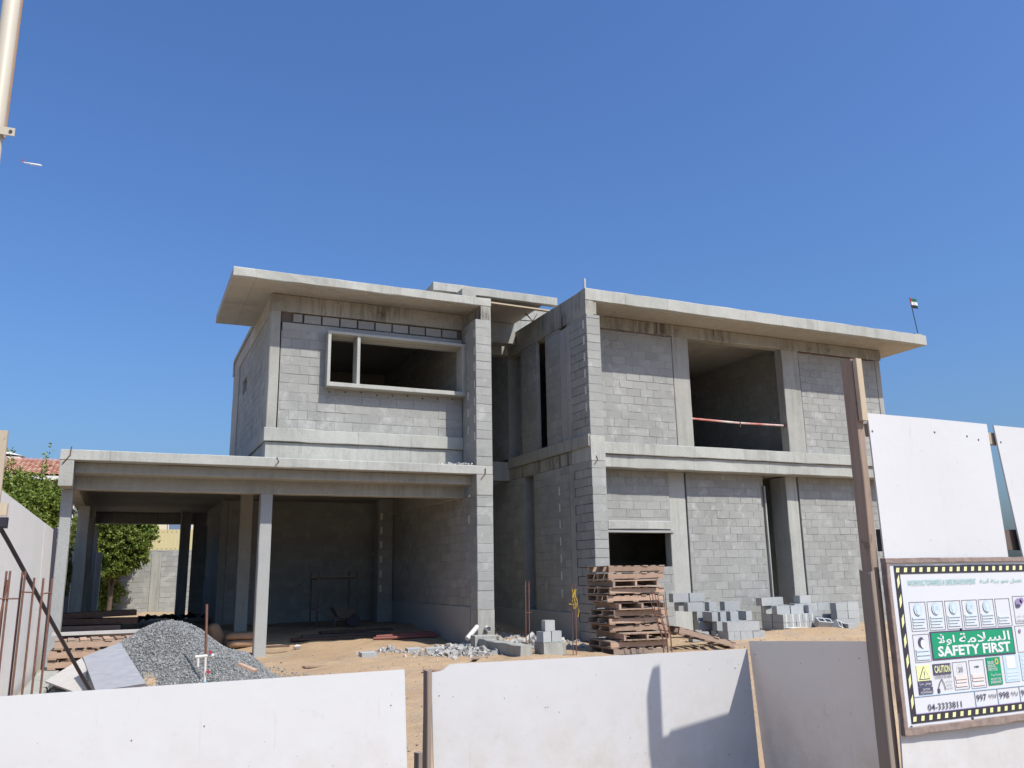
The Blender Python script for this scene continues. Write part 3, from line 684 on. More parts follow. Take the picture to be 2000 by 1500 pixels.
for k, c in enumerate(cells[:5]):
    cx, cz = c[0] + .074, c[3] - .05
    kk += [disc(cx, cz + .006, .020, .022, 3)] if k % 2 == 0 else [disc(cx, cz, .024, .028, 3, ring=.55)]
    kk += [disc(cx, cz - .022, .018, .012, 4)]
merge(kk).build('icon_figures', 'print_pale', sg)
tl = []
for k, c in enumerate(cells[:6]):
    for i_, (w_, h_) in enumerate(((.118, .012), (.11, .010), (.09, .010), (.112, .008))):
        if k == 5 and i_ < 1: continue
        tl.append((c[0] + .015, c[0] + .015 + w_, c[2] + .075 - i_ * .019, c[2] + .075 + h_ - i_ * .019))
tl += [(4.72, 4.84, .885, .905), (4.72, 4.845, .912, .932), (4.72, 4.84, .938, .95)]
pr_rect('caption_lines', 'print_pale', tl, 2)
merge([disc(5.775, 1.215, .035, .030, 2), disc(5.81, 1.23, .022, .020, 2)]).build('helmet_figure', 'print_purple', sg)
merge([disc(5.762, 1.195, .022, .012, 3)]).build('helmet_figure', 'print_dark', sg)
txt('lettering', 'CAUTION SHARP TOOLS', 'print_dark', 5.73, 5.86, 1.083, .017)
txt('lettering', AR(0xFEAD, 0xFEAC, 0xFEA3) + ' ' + AR(0xFEA9, 0xFE8D, 0xFEEE, 0xFEA3), 'print_line', 5.735, 5.855, 1.115, .02)
merge([disc(4.775, .995, .026, .032, 2)]).build('helmet_figure', 'print_dark', sg)
merge([disc(4.785, .985, .020, .026, 3)]).build('helmet_figure', 'print_white', sg)
merge([disc(5.745, 1.025, .012, .014, 2)]).build('helmet_figure', 'print_purple', sg)
pr_rect('green_border', 'print_dark', [(4.862, 5.672, .876, 1.056)], 1)
pr_rect('green_panel', 'print_green', [(4.872, 5.660, .887, 1.046)], 2)
txt('lettering', 'SAFETY FIRST', 'print_white', 4.915, 5.625, .896, .066, 3, bold=.034)
# as-salama awwalan
word1 = AR(0xFE94, 0xFEE3, 0xFEFC, 0xFEB4, 0xFEDF, 0xFE8D)
txt('lettering', word1, 'print_white', 5.125, 5.63, .972, .064, 3, bold=.014)
txt('lettering', AR(0xFEFB, 0xFEED, 0xFE8D), 'print_white', 4.92, 5.085, .966, .062, 3, bold=.012)
pr_rect('lettering', 'print_white', [(4.95, 4.97, 1.033, 1.037), (4.955, 4.975, 1.024, 1.028)], 3)
pr_rect('warning_panel', 'print_yellow', [(4.703, 4.822, .757, .852)], 1)
def tri(cx, z0, w, h, lv): return MB().add([(cx - w, SY - .0014 * lv, z0), (cx + w, SY - .0014 * lv, z0), (cx, SY - .0014 * lv, z0 + h)], [(0, 1, 2)])
tri(4.765, .765, .05, .082, 2).build('warning_triangle', 'print_dark', sg); tri(4.765, .770, .042, .069, 3).build('warning_triangle', 'print_yellow', sg)
pr_rect('warning_mark', 'print_dark', [(4.762, 4.768, .79, .815), (4.762, 4.768, .778, .784)], 4)
pr_rect('black_captions', 'print_dark', [(4.703, 4.825, .722, .755), (4.703, 4.829, .676, .717), (4.853, 5.015, .787, .853)], 2)
txt('lettering', AR(0xFE8D, 0xFEAD, 0xFEAC, 0xFEA3) + ' ' + AR(0xFEDE, 0xFEE3, 0xFE8E, 0xFEED, 0xFE9F), 'print_white', 4.712, 4.817, .728, .022, 3)
txt('lettering', 'CAUTION', 'print_white', 4.735, 4.80, .698, .014, 3); txt('lettering', 'SITE ENTRANCE', 'print_white', 4.712, 4.82, .68, .013, 3)
txt('lettering', 'CAUTION', 'print_yellow', 4.862, 5.006, .798, .045, 3, bold=.02)
txt('lettering', 'CONSTRUCTION AREA', 'print_dark', 4.855, 5.015, .762, .02)
txt('lettering', 'WATCH FOR', 'print_line', 4.952, 5.017, .733, .013); txt('lettering', 'MOVING', 'print_line', 4.962, 5.012, .712, .013); txt('lettering', 'EQUIPMENT', 'print_line', 4.955, 5.019, .691, .013)
mb = MB(); mb.box(4.873, 4.893, SY - .003, SY, .675, .70); 
for a, b in (((4.88, .70), (4.90, .738)), ((4.90, .738), (4.92, .757)), ((4.92, .757), (4.94, .72)), ((4.94, .72), (4.945, .69))):
    d = Vector((b[0] - a[0], 0, b[1] - a[1])).normalized(); nn = Vector((-d.z, 0, d.x)) * .003
    mb.add([(a[0] - nn.x, SY - .003, a[1] - nn.z), (a[0] + nn.x, SY - .003, a[1] + nn.z), (b[0] + nn.x, SY - .003, b[1] + nn.z), (b[0] - nn.x, SY - .003, b[1] - nn.z)], [(3, 2, 1, 0)])
mb.build('digger_figure', 'print_dark', sg)
disc(5.105, .807, .032, .038, 2, ring=.94).build('speed_ring', 'print_pink', sg); txt('lettering', '20', 'print_dark', 5.085, 5.125, .79, .032)
pr_rect('caption_lines', 'print_pink', [(5.05, 5.16, .745, .768), (5.055, 5.155, .725, .737), (5.05, 5.16, .70, .712), (5.21, 5.325, .745, .768), (5.21, 5.32, .725, .737), (5.215, 5.325, .695, .705)], 2)
pr_rect('caption_lines', 'print_dark', [(5.245, 5.255, .813, .818), (5.26, 5.285, .812, .819)], 2)
pr_rect('recycle_panel', 'print_green', [(5.362, 5.50, .690, .866)], 2)
for k, s_ in enumerate(('REUSE', 'REDUCE', 'RECYCLE')): txt('lettering', s_, 'print_white', 5.372, (5.43, 5.445, 5.46)[k], .825 - .022 * k, .018, 3, bold=.01)
disc(5.462, .838, .018, .020, 3, ring=.5).build('recycle_mark', 'print_orange', sg)
txt('lettering', AR(0xFE94, 0xFEE8, 0xFEF4, 0xFE91) + ' ' + AR(0xFE94, 0xFEE8, 0xFEF3, 0xFEAA, 0xFEE3), 'print_white', 5.39, 5.485, .744, .022, 3, bold=.01)
txt('lettering', 'PROTECT THE', 'print_white', 5.385, 5.48, .718, .015, 3, bold=.01); txt('lettering', 'ENVIRONMENT', 'print_white', 5.38, 5.485, .699, .015, 3, bold=.01)
pr_rect('blue_panel', 'print_blue', [(5.535, 5.68, .697, .873), (5.705, 5.86, .70, .875)], 1)
pr_rect('white_symbol', 'print_white', [(5.562, 5.652, .785, .865)], 2)
pr_rect('caption_lines', 'print_pale', [(5.55, 5.665, .755, .77), (5.55, 5.66, .735, .748), (5.55, 5.665, .712, .724)] + [(5.72, 5.85, .72 + .028 * k, .733 + .028 * k) for k in range(5)], 2)
pr_rect('number_lines', 'print_mid', [(IX0, IX1, .664, .6675), (5.211, 5.2145, IZ0, .663), (5.431, 5.4345, IZ0, .663), (5.655, 5.6585, IZ0, .663)], 2)
pr_rect('number_lines', 'print_purple', [(IX0, IX1, IZ0 - .002, IZ0 + .002)], 2)
txt('lettering', '04-3333811', 'print_dark', 4.765, 5.076, .574, .04, 2, bold=.004)
txt('lettering', '997', 'print_dark', 5.222, 5.318, .598, .042, 2, bold=.004); txt('lettering', AR(0x669, 0x669, 0x667), 'print_dark', 5.34, 5.42, .605, .028)
txt('lettering', '998', 'print_dark', 5.445, 5.545, .598, .042, 2, bold=.004); txt('lettering', AR(0x669, 0x669, 0x668), 'print_dark', 5.565, 5.648, .605, .028)
txt('lettering', '999', 'print_dark', 5.667, 5.765, .598, .042, 2, bold=.004); txt('lettering', AR(0x669, 0x669, 0x669), 'print_dark', 5.785, 5.868, .605, .028)
for (x, z) in ((5.16, 1.06), (5.16, .497), (5.9, .485), (4.6, .49)): MB().tube([(x, SY - .006, z), (x, SY + .002, z)], .008, 8).build('nail', 'dark_steel', sg)
# ---------------------------------------------------------------- pallets
def make_pallet():
    e = bpy.data.objects.new('pallet', None); link(e); WL[e.name] = Vector((0, 0, 0)); e.empty_display_size = .2
    Wd, Dp = 1.2, 1.0
    for y_ in (-.47, 0, .47): MB().rbox(-Wd / 2, Wd / 2, y_ - .022, y_ + .022, .019, .108, ch=.003, jit=.003).build('stringer', 'pallet_wood', e, local=True)
    for k in range(7):
        x = -Wd / 2 + .055 + k * (Wd - .11) / 6; w_ = .052 if k % 3 else .06
        MB().rbox(x - w_, x + w_, -Dp / 2 + random.uniform(-.02, .02), Dp / 2 + random.uniform(-.02, .02), .109, .127, ch=.002, jit=.003).build('deck_board', 'pallet_wood', e, local=True)
    for x in (-.54, 0, .54): MB().rbox(x - .06, x + .06, -.5, .5, 0, .018, ch=.002, jit=.003).build('base_board', 'pallet_wood', e, local=True)
    return e
PAL = [make_pallet()]
def pallet(x, y, z, rz, label, group, tilt=(0, 0), drop=()):
    src = PAL[0]
    if len(PAL) == 1: o = src; PAL.append(o); kids = None
    else:
        o = src.copy(); link(o)
        if 'label' in o: del o['label']
        for k, c in enumerate([c for c in src.children]):
            if k in drop: continue
            d = c.copy(); link(d, o)
    o.location = (x, y, z); o.rotation_euler = (tilt[0], tilt[1], rz)
    return tag(o, label, 'pallet', group)
ORD = ['lowest', 'second from the bottom', 'third from the bottom', 'fourth from the bottom', 'fifth from the bottom', 'sixth from the bottom', 'sixth from the top', 'fifth from the top', 'fourth from the top', 'third from the top', 'second from the top', 'topmost']
GP = 'pallets in the tall stack'
base = -.085
for k in range(12):
    hx, hy = (9.17, 14.75) if k > 2 else (9.17 - .10 + .05 * k, 14.62)
    rz = base + random.uniform(-.05, .05) + (math.pi / 2 if k in (2, 6, 9) else 0) + (math.pi if k in (4, 8) else 0)
    pallet(hx + random.uniform(-.06, .06), hy + random.uniform(-.05, .05), gz(9.2, 14.7) - .005 + .139 * k, rz,
           f'wooden pallet {ORD[k]} of the tall stack by the low window', GP, drop=() if k in (0, 11) else tuple(random.sample(range(3, 13), random.choice((0, 1, 1, 2)))), tilt=(random.uniform(-.008, .008), random.uniform(-.008, .008)))
pallet(10.55, 14.42, .145, base - .12, 'wooden pallet leaning on the ground against the foot of the tall stack', 'loose pallets', tilt=(0, .27))
ORL = ['lowest', 'second', 'third', 'topmost']
for k in range(4):
    pallet(-.36 + random.uniform(-.05, .05), 16.35 + random.uniform(-.05, .05), gz(-.3, 16.3) - .01 + .15 * k, .03 + random.uniform(-.05, .05), f'wooden pallet, {ORL[k]} in the low stack beside the left carport column' + (' from below' if 0 < k < 3 else ''), 'pallets in the left stack')
thing1(MB().obox((-.28, 15.93, .655), (1.35, .14, .05), Matrix.Rotation(.03, 3, 'Z')), 'plank', 'cement_board_pale', 'pale plank lying on the low pallet stack at the left', 'plank')
# ---------------------------------------------------------------- loose blocks
def lblock_mesh(w, d, h, cores=2, top=True):
    mb = MB(); bm_box = (-w / 2, w / 2, -d / 2, d / 2)
    e = .03; xs = [-w / 2]; cw = (w - e * (cores + 1)) / cores
    mb.rbox(-w / 2, w / 2, -d / 2, d / 2, 0, h - .001, ch=.004, jit=.0015)
    rim = [(-w / 2 + .003, w / 2 - .003, -d / 2 + .003, -d / 2 + e), (-w / 2 + .003, w / 2 - .003, d / 2 - e, d / 2 - .003)]
    for k in range(cores + 1): x = -w / 2 + k * (cw + e); rim.append((max(x, -w / 2 + .003), min(x + e, w / 2 - .003), -d / 2 + e + .0005, d / 2 - e - .0005))
    return mb, rim
def hollow(w, d, h, cores):
    # outer shell with open cores in the top
    mb = MB(); e = .035; cw = (w - e * (cores + 1)) / cores; dep = h * .85
    xs = [-w / 2]
    for k in range(cores): xs += [-w / 2 + e + k * (cw + e), -w / 2 + e + k * (cw + e) + cw]
    xs += [w / 2]; ys = [-d / 2, -d / 2 + e, d / 2 - e, d / 2]
    mb.add([(-w / 2, -d / 2, 0), (w / 2, -d / 2, 0), (w / 2, d / 2, 0), (-w / 2, d / 2, 0), (-w / 2, -d / 2, h), (w / 2, -d / 2, h), (w / 2, d / 2, h), (-w / 2, d / 2, h)], [(0, 3, 2, 1), (0, 1, 5, 4), (1, 2, 6, 5), (2, 3, 7, 6), (3, 0, 4, 7)])
    for i in range(len(xs) - 1):
        for j in range(3):
            a, b, c, q = xs[i], xs[i + 1], ys[j], ys[j + 1]
            if i % 2 == 1 and j == 1:
                t = h - dep
                mb.add([(a, c, h), (b, c, h), (b, q, h), (a, q, h), (a, c, t), (b, c, t), (b, q, t), (a, q, t)], [(4, 5, 6, 7), (1, 0, 4, 5), (2, 1, 5, 6), (3, 2, 6, 7), (0, 3, 7, 4)])
            else: mb.add([(a, c, h), (b, c, h), (b, q, h), (a, q, h)], [(0, 1, 2, 3)])
    return mb
LBM = {}
def lb_mesh(kind):
    if kind in LBM: return LBM[kind]
    w, d, h, c = {'solid': (.392, .194, .192, 0), 'full': (.392, .194, .192, 2), 'thin': (.392, .144, .192, 2), 'half': (.192, .194, .192, 1)}[kind]
    mb = hollow(w, d, h, c) if c else MB().rbox(-w / 2, w / 2, -d / 2, d / 2, 0, h, ch=.004, jit=.001); me = bpy.data.meshes.new('loose_block'); me.from_pydata(mb.v, [], mb.f); me.update(); me.materials.append(MATS['block_new']); LBM[kind] = me; return me
FOAM = None
def lblock(x, y, z, rot, label, group, kind='full', foam=False):
    global FOAM
    o = bpy.data.objects.new('loose_block', lb_mesh(kind)); link(o); o.location = (x, y, z)
    o.rotation_euler = rot if isinstance(rot, tuple) else (0, 0, rot); tag(o, label, 'block', group)
    if foam:
        if FOAM is None:
            mb = MB(); mb.box(-.1985, .1985, -.017, .017, .012, .1935); FOAM = bpy.data.meshes.new('foam_strip'); FOAM.from_pydata(mb.v, [], mb.f); FOAM.update(); FOAM.materials.append(MATS['foam'])
        f = bpy.data.objects.new('foam_strip', FOAM); link(f, o)
    return o
def nth(k, n, what=''):
    if n == 1: return 'only'
    if k == 0: return 'leftmost'
    if k == n - 1: return 'rightmost'
    return ['', 'second', 'third', 'fourth', 'fifth'][k] + ' from the left'
def pile(ox, oy, oz, rz, rows, name, group):
    c, s = math.cos(rz), math.sin(rz); top = len(rows) - 1; h = .195
    rn = ['bottom row', 'second row', 'third row', 'fourth row', 'fifth row']
    for r, row in enumerate(rows):
        by = {}
        for it in row: by.setdefault(it[1], []).append(it)
        for dy, its in by.items():
            its.sort(key=lambda q: q[0]); deps = sorted(by)
            for k, it in enumerate(its):
                dx, _, rot, kind, foam = it; X = ox + c * dx - s * dy; Y = oy + s * dx + c * dy
                dn = '' if len(deps) == 1 else [', front line', ', second line', ', third line', ', last line'][min(3, deps.index(dy))]
                w_ = nth(k, len(its)); w_ = w_ + ' block' if w_ != 'only' else 'single block'
                lblock(X + random.uniform(-.006, .006), Y + random.uniform(-.006, .006), oz + r * h, rz + rot + random.uniform(-.03, .03), f'grey {w_} in the {rn[r]}{dn}, {name}', group, kind, foam)
H = math.pi / 2
A = 'stack beside the pallets'
rows = [[(.08 + .155 * k, .2, H, 'thin', False) for k in range(6)] + [(.2 + .4 * k, .55, 0, 'full', False) for k in range(2)] + [(.2 + .4 * k, .95, 0, 'full', False) for k in range(3)],
        [(.2, .1, 0, 'full', False), (.6, .1, 0, 'full', False), (.2, .5, 0, 'full', False), (.6, .5, 0, 'full', False), (.0, .9, 0, 'full', False), (.45, .9, 0, 'full', False)],
        [(-.02, .62, H, 'thin', False), (.2, .62, H, 'thin', False), (.47, .62, H, 'full', False), (.84, .62, H, 'thin', False), (.03, 1.0, 0, 'full', False), (.45, 1.0, 0, 'full', False), (.86, 1.0, 0, 'full', False)],
        [(-.18, 1.02, 0, 'full', False), (.27, 1.02, 0, 'half', False), (.75, 1.02, 0, 'full', False), (-.2, 1.4, 0, 'full', False), (.2, 1.4, 0, 'full', False)],
        [(-.35, 1.35, 0, 'full', False), (.06, 1.35, 0, 'full', False)]]
pile(11.74, 14.93, gz(12.1, 15.1) - .01, -.1, rows, A, 'blocks of the stack beside the pallets')
lblock(11.30, 15.35, gz(11.3, 15.35), -.12, 'single grey block lying on the sand left of the stack beside the pallets', 'loose single blocks')
B = 'foam filled stack'
f = True
rows = [[(.1 + .2 * k, .2, H, 'solid', f) for k in range(5)] + [(.1 + .2 * k, .62, H, 'solid', f) for k in range(4)],
        [(.1 + .2 * k, .2, H, 'solid', f) for k in range(5)] + [(.1 + .2 * k, .62, H, 'solid', f) for k in range(4)],
        [(.2, .3, 0, 'full', False), (.62, .3, 0, 'full', False), (1.0, .3, H, 'full', False), (.2, .7, 0, 'full', f), (.62, .7, 0, 'full', False)],
        [(-.02, .62, .15, 'full', False), (-.02 + .45, .75, .1, 'thin', False)]]
pile(14.68, 16.52, gz(14.9, 16.6) - .01, -.03, rows, B, 'blocks of the foam filled stack')
Cn = 'right stack'
rows = [[(.2 + .4 * k, .1, 0, 'full', False) for k in range(2)] + [(-.6 + .4 * k, .5, 0, 'full', False) for k in range(4)],
        [(.2 + .4 * k, .1, 0, 'full', False) for k in range(2)] + [(-.6 + .4 * k, .5, 0, 'full', False) for k in range(4)],
        [(.2 + .4 * k, .1, 0, 'full', False) for k in range(2)] + [(-.75 + .4 * k, .55, 0, 'full', False) for k in range(3)],
        [(-.55, .55, .05, 'full', False)]]
pile(16.25, 16.35, gz(16.4, 16.4) - .01, .06, rows, Cn, 'blocks of the right stack')
GL = 'tumbled blocks before the stacks'
for (x, y, rot, lab, kd) in ((15.55, 16.15, (.5, .1, -.2), 'tumbled grey block tilted on its edge, left of the fallen ones', 'full'), (15.85, 16.05, (1.1, .3, .3), 'tumbled grey block standing askew among the fallen ones', 'full'), (16.02, 15.95, (1.57, 0, 1.4), 'tumbled block showing its open cores toward the street', 'full'), (15.72, 16.4, (0, .6, .1), 'tumbled grey block sloping down from the foam filled stack', 'full')):
    lblock(x, y, gz(x, y) + .05, rot, lab, GL, kd)
thing1(MB().obox((14.55, 15.95, gz(14.55, 15.95) + .05), (.5, .3, .03), Matrix.Rotation(.2, 3, 'Z')), 'foam_board', 'foam', 'scrap of white board lying on the sand before the foam filled stack', 'board')
bb = gz(7.35, 14.5) - .01
GC = 'blocks stacked in the middle of the yard'
thing1(MB().rbox(7.14, 7.60, 14.4, 14.8, bb, bb + .23, ch=.01, jit=.012, step=.1), 'concrete_cube', 'cast', 'rough broken concrete cube at the foot of the small middle pile', 'concrete lump')
lblock(7.22, 14.55, bb + .232, .25, 'lower left grey block on the concrete cube in the yard', GC, 'half'); lblock(7.46, 14.57, bb + .232, -.1, 'lower right grey block on the concrete cube in the yard', GC, 'half')
lblock(7.33, 14.58, bb + .427, -.1, 'topmost grey block of the small middle pile', GC, 'half')
thing1(MB().rbox(6.55, 7.0, 16.3, 16.55, .02, .28).rbox(6.62, 6.86, 14.3, 16.29, -.05, .22, jit=.01, step=.2), 'concrete_kerb', 'cast', 'low concrete kerb running toward the street from the pier foot', 'kerb')
thing1(MB().rbox(-1.08, -.80, 12.2, 16.6, -.05, .10, jit=.012, step=.4), 'concrete_kerb', 'cast', 'low concrete strip along the foot of the side hoarding', 'kerb')
# ---------------------------------------------------------------- gravel heap, rubble, pebbles
OCT = np.array([(1, 0, 0), (0, 1, 0), (-1, 0, 0), (0, -1, 0), (0, 0, 1), (0, 0, -1)], float)
OF = np.array([(0, 1, 4), (1, 2, 4), (2, 3, 4), (3, 0, 4), (1, 0, 5), (2, 1, 5), (3, 2, 5), (0, 3, 5)])
CUB = np.array([(x, y, z) for z in (-1, 1) for y in (-1, 1) for x in (-1, 1)], float) * .7
CF = np.array([(0, 2, 3, 1), (4, 5, 7, 6), (0, 1, 5, 4), (2, 6, 7, 3), (0, 4, 6, 2), (1, 3, 7, 5)])
def stones(name, pts, size, mat, shape='oct', flat=.7):
    n = len(pts); B_, F_ = (OCT, OF) if shape == 'oct' else (CUB, CF); k = len(B_)
    sc = size[0] * (size[1] / size[0]) ** (RNG.random(n) ** 1.8); v = B_[None] * (1 + RNG.uniform(-.3, .3, (n, k, 1))) * np.array([1, .8, flat])
    q = RNG.normal(size=(n, 4)); q /= np.linalg.norm(q, axis=1)[:, None]; w, x, y, z = q.T
    R = np.stack([1 - 2 * (y * y + z * z), 2 * (x * y - w * z), 2 * (x * z + w * y), 2 * (x * y + w * z), 1 - 2 * (x * x + z * z), 2 * (y * z - w * x), 2 * (x * z - w * y), 2 * (y * z + w * x), 1 - 2 * (x * x + y * y)], 1).reshape(n, 3, 3)
    v = np.einsum('nij,nkj->nki', R, v) * sc[:, None, None] + np.asarray(pts)[:, None]
    return npmesh(name, v.reshape(-1, 3), (F_[None] + (np.arange(n) * k)[:, None, None]).reshape(-1, F_.shape[1]), mat)
PC = (.70, 13.55)
def pile_h(x, y):
    dx, dy = x - PC[0], y - PC[1]; a = np.arctan2(dy, dx); rad = 1.52 + .10 * np.sin(2 * a + .7) + .08 * np.sin(3 * a); d = np.hypot(dx, dy) / rad
    h = .95 * np.clip(1 - d ** 1.15, 0, 1) ** 1.02 - .05 * np.exp(-(d / .12) ** 2)
    d2 = np.hypot((x - .62) / .75, (y - 12.75) / .9); h2 = .34 * np.clip(1 - d2 ** 1.3, 0, 1)
    h = np.maximum(h, h2); return h + (h > .02) * (.11 * vnoise(x, y, 2.1, 9) + .045 * vnoise(x, y, 6, 10)) * np.clip(h * 5, 0, 1)
g1 = np.linspace(-1.2, 2.9, 90); g2 = np.linspace(11.5, 15.6, 90); PX, PY = np.meshgrid(g1, g2); PZ = pile_h(PX, PY) - .03 + gh(PX, PY)
i, j = np.meshgrid(np.arange(89), np.arange(89)); i = i.ravel(); j = j.ravel()
o = npmesh('gravel_heap', np.stack([PX.ravel(), PY.ravel(), PZ.ravel()], 1), np.stack([j * 90 + i, j * 90 + i + 1, (j + 1) * 90 + i + 1, (j + 1) * 90 + i], 1), 'gravel_base', smooth=True)
gpar = o; tag(o, 'heap of dark grey gravel with a patch of sand before the carport', 'gravel', kind='stuff')
n = 95000; px_ = RNG.uniform(-1, 2.6, n); py_ = RNG.uniform(11.7, 15.3, n); hh = pile_h(px_, py_); sandpatch = np.exp(-(((px_ - .42) / .13) ** 2 + ((py_ - 12.25) / .42) ** 2))
k = (hh > .03) & (RNG.random(n) > sandpatch * .62); px_, py_, hh = px_[k], py_[k], hh[k]
st = stones('gravel', np.stack([px_, py_, hh + gh(px_, py_) - .025 + RNG.uniform(-.004, .014, len(hh))], 1), (.006, .028), 'gravel'); st.parent = gpar; st['kind'] = 'stuff'
a_ = RNG.uniform(0, 6.283, 1500); r_ = 1.5 + np.abs(RNG.normal(size=1500)) * .28
xx_ = PC[0] + r_ * np.cos(a_); yy_ = PC[1] + r_ * np.sin(a_)
st = stones('gravel', np.stack([xx_, yy_, gh(xx_, yy_) + .006], 1), (.007, .034), 'gravel'); st.parent = gpar; st['kind'] = 'stuff'
# sand showing on the near left of the heap
s1 = np.linspace(-.5, .85, 40); s2 = np.linspace(11.9, 13.3, 40); QX, QY = np.meshgrid(s1, s2)
QZ = pile_h(QX, QY) - .03 + gh(QX, QY) + .008 - .12 * np.clip(1 - 1.35 * np.exp(-(((QX - .42) / .15) ** 2 + ((QY - 12.25) / .45) ** 2)), 0, 1) + .05 * vnoise(QX, QY, 5, 21) * .6
i, j = np.meshgrid(np.arange(39), np.arange(39)); i = i.ravel(); j = j.ravel()
o = npmesh('sand_patch', np.stack([QX.ravel(), QY.ravel(), QZ.ravel()], 1), np.stack([j * 40 + i, j * 40 + i + 1, (j + 1) * 40 + i + 1, (j + 1) * 40 + i], 1), 'sand', gpar, 'stuff', True)
def scatter(cx, cy, rx, ry, n, size, name, mat, label, lift=.0, heap=0., cat='rubble', shape='cub'):
    a = RNG.normal(size=(n, 2)) * .5; x = cx + a[:, 0] * rx; y = cy + a[:, 1] * ry
    hp = heap * np.exp(-(a ** 2).sum(1) * 2.5); z = gh(x, y) + lift + hp * RNG.random(n)
    o = stones(name, np.stack([x, y, z], 1), size, mat, shape); return tag(o, label, cat, kind='stuff')
scatter(6.15, 15.8, 1.0, .9, 520, (.012, .085), 'rubble', 'rubble', 'pale concrete rubble spread over the sand at the foot of the left pier', heap=.12)
scatter(5.0, 17.0, .5, .3, 130, (.015, .06), 'rubble', 'rubble', 'small heap of pale rubble at the garage opening', heap=.1)
scatter(6.45, 17.0, .55, .35, 160, (.02, .10), 'rubble', 'rubble', 'concrete lumps lying by the garage wall end', heap=.12)
scatter(8.15, 16.8, 1.0, .8, 520, (.015, .09), 'rubble', 'rubble', 'rubble heap lying in the court between the two wings', heap=.12)
scatter(8.3, 19.0, .9, 1.2, 160, (.02, .10), 'rubble', 'rubble', 'stones in the shade at the back of the court')
scatter(6.55, 17.75, .5, .12, 70, (.012, .035), 'rubble', 'rubble', 'hidden')
bpy.data.objects.remove(bpy.data.objects[[o.name for o in bpy.data.objects if o.get('label') == 'hidden'][0]])
a = RNG.random((260, 2)); o = stones('rubble', np.stack([6.1 + .87 * a[:, 0] , 17.33 + .3 * a[:, 1], 3.855 + .07 * RNG.random(260) * a[:, 0]], 1), (.012, .045), 'rubble', 'cub'); tag(o, 'broken mortar lying on the carport slab against the pier', 'rubble', kind='stuff')
n = 5200; x = RNG.uniform(.5, 16, n); y = RNG.uniform(6.2, 17.6, n); x = np.where(RNG.random(n) < .3, RNG.uniform(1.6, 2.4, n), x)
o = stones('pebbles', np.stack([x, y, gh(x, y) + .002], 1), (.004, .03), 'pebble'); tag(o, 'small stones strewn over the sand', 'pebbles', kind='stuff')
for (x, y, rz, l) in ((4.25, 15.9, .2, 'broken grey block piece lying alone on the sand before the garage'), (5.75, 16.55, -.2, 'flat block piece on the sand left of the rubble'), (5.5, 17.05, .1, 'flat block piece at the shade line of the garage'), (6.55, 16.0, .5, 'half block lying on the rubble by the pier')):
    thing1(MB().obox((x, y, gz(x, y) + .035), (.30, .14, .09), Matrix.Rotation(rz, 3, 'Z') @ Matrix.Rotation(.12, 3, 'X')), 'block_piece', 'block_new', l, 'block', 'broken block pieces')
thing1(MB().tube([(6.55, 16.75, .20), (6.86, 16.95, .42)], .05, 10), 'pipe_piece', 'pvc', 'short pale pipe leaning at the foot of the left pier', 'pipe')
thing1(MB().tube([(7.19, 17.255, .36), (7.19, 17.13, .345)], .055, 12, cap=False).tube([(7.19, 17.2, .352), (7.19, 17.19, .352)], .052, 12), 'drain_pipe', 'pvc', 'open pipe end sticking out of the pier base', 'pipe')
thing1(MB().tube([(7.75, 16.55, .10), (7.95, 16.5, .26)], .05, 10), 'pipe_piece', 'pvc', 'short grey pipe lying among the rubble of the court', 'pipe')
for k, (x, y, rz, L_, l) in enumerate(((3.1, 14.9, .4, .5, 'short plank scrap on the sand right of the gravel heap'), (4.6, 13.2, -.5, .35, 'small plank scrap on the open sand before the garage'), (5.9, 14.6, 1.0, .6, 'plank scrap on the sand near the pier rubble'), (11.0, 16.6, .2, .7, 'plank scrap lying behind the leaning pallet'))):
    thing1(MB().obox((x, y, gz(x, y) + .014), (L_, .09, .022), Matrix.Rotation(rz, 3, 'Z') @ Matrix.Rotation(.05, 3, 'Y')), 'timber_scrap', 'pallet_wood', l, 'timber', 'timber scraps in the yard')
for k, (x, y, l) in enumerate(((3.45, 18.6, 'crumpled white paper just inside the garage'), (8.75, 18.2, 'crumpled white paper in the shade of the court'), (2.05, 9.1, 'white paper scrap in the gap between the low boards'))):
    mb = MB(); c0 = Vector((x, y, gz(x, y) + .04)); mb.v = [tuple(c0 + Vector((.09 * math.cos(a_) * random.uniform(.7, 1.2), .07 * math.sin(a_) * random.uniform(.7, 1.2), random.uniform(-.03, .05)))) for a_ in [i_ * math.pi / 4 for i_ in range(8)]] + [tuple(c0 + Vector((0, 0, .06))), tuple(c0 - Vector((0, 0, .04)))]
    mb.f = [(i_, (i_ + 1) % 8, 8) for i_ in range(8)] + [((i_ + 1) % 8, i_, 9) for i_ in range(8)]
    thing1(mb, 'paper_scrap', 'flag_white', l, 'paper', 'paper scraps on the ground')
# ---------------------------------------------------------------- boards on the heap, valve, rods
def slab(name, mat, A, B_, C_, D, th, label, cat):
    A, B_, C_, D = map(Vector, (A, B_, C_, D)); nn = (B_ - A).cross(D - A).normalized() * th; mb = MB()
    mb.add([A, B_, C_, D, A - nn, B_ - nn, C_ - nn, D - nn], [(0, 1, 2, 3), (7, 6, 5, 4), (0, 4, 5, 1), (1, 5, 6, 2), (2, 6, 7, 3), (3, 7, 4, 0)])
    return thing1(mb, name, mat, label, cat)
slab('cement_board', 'cement_board', (-.185, 12.1, .155), (.381, 12.1, .208), (.05, 13.1, .66), (-.385, 12.873, .51), .035, 'dark grey cement board leaning on the gravel heap', 'board')
slab('cement_board', 'cement_board_pale', (-0.825, 13.3, 0.195), (-0.41, 12.6, 0.095), (-0.158, 12.371, 0.104), (-0.418, 13.6, 0.443), .03, 'pale grey cement board lying beside the darker board', 'board')
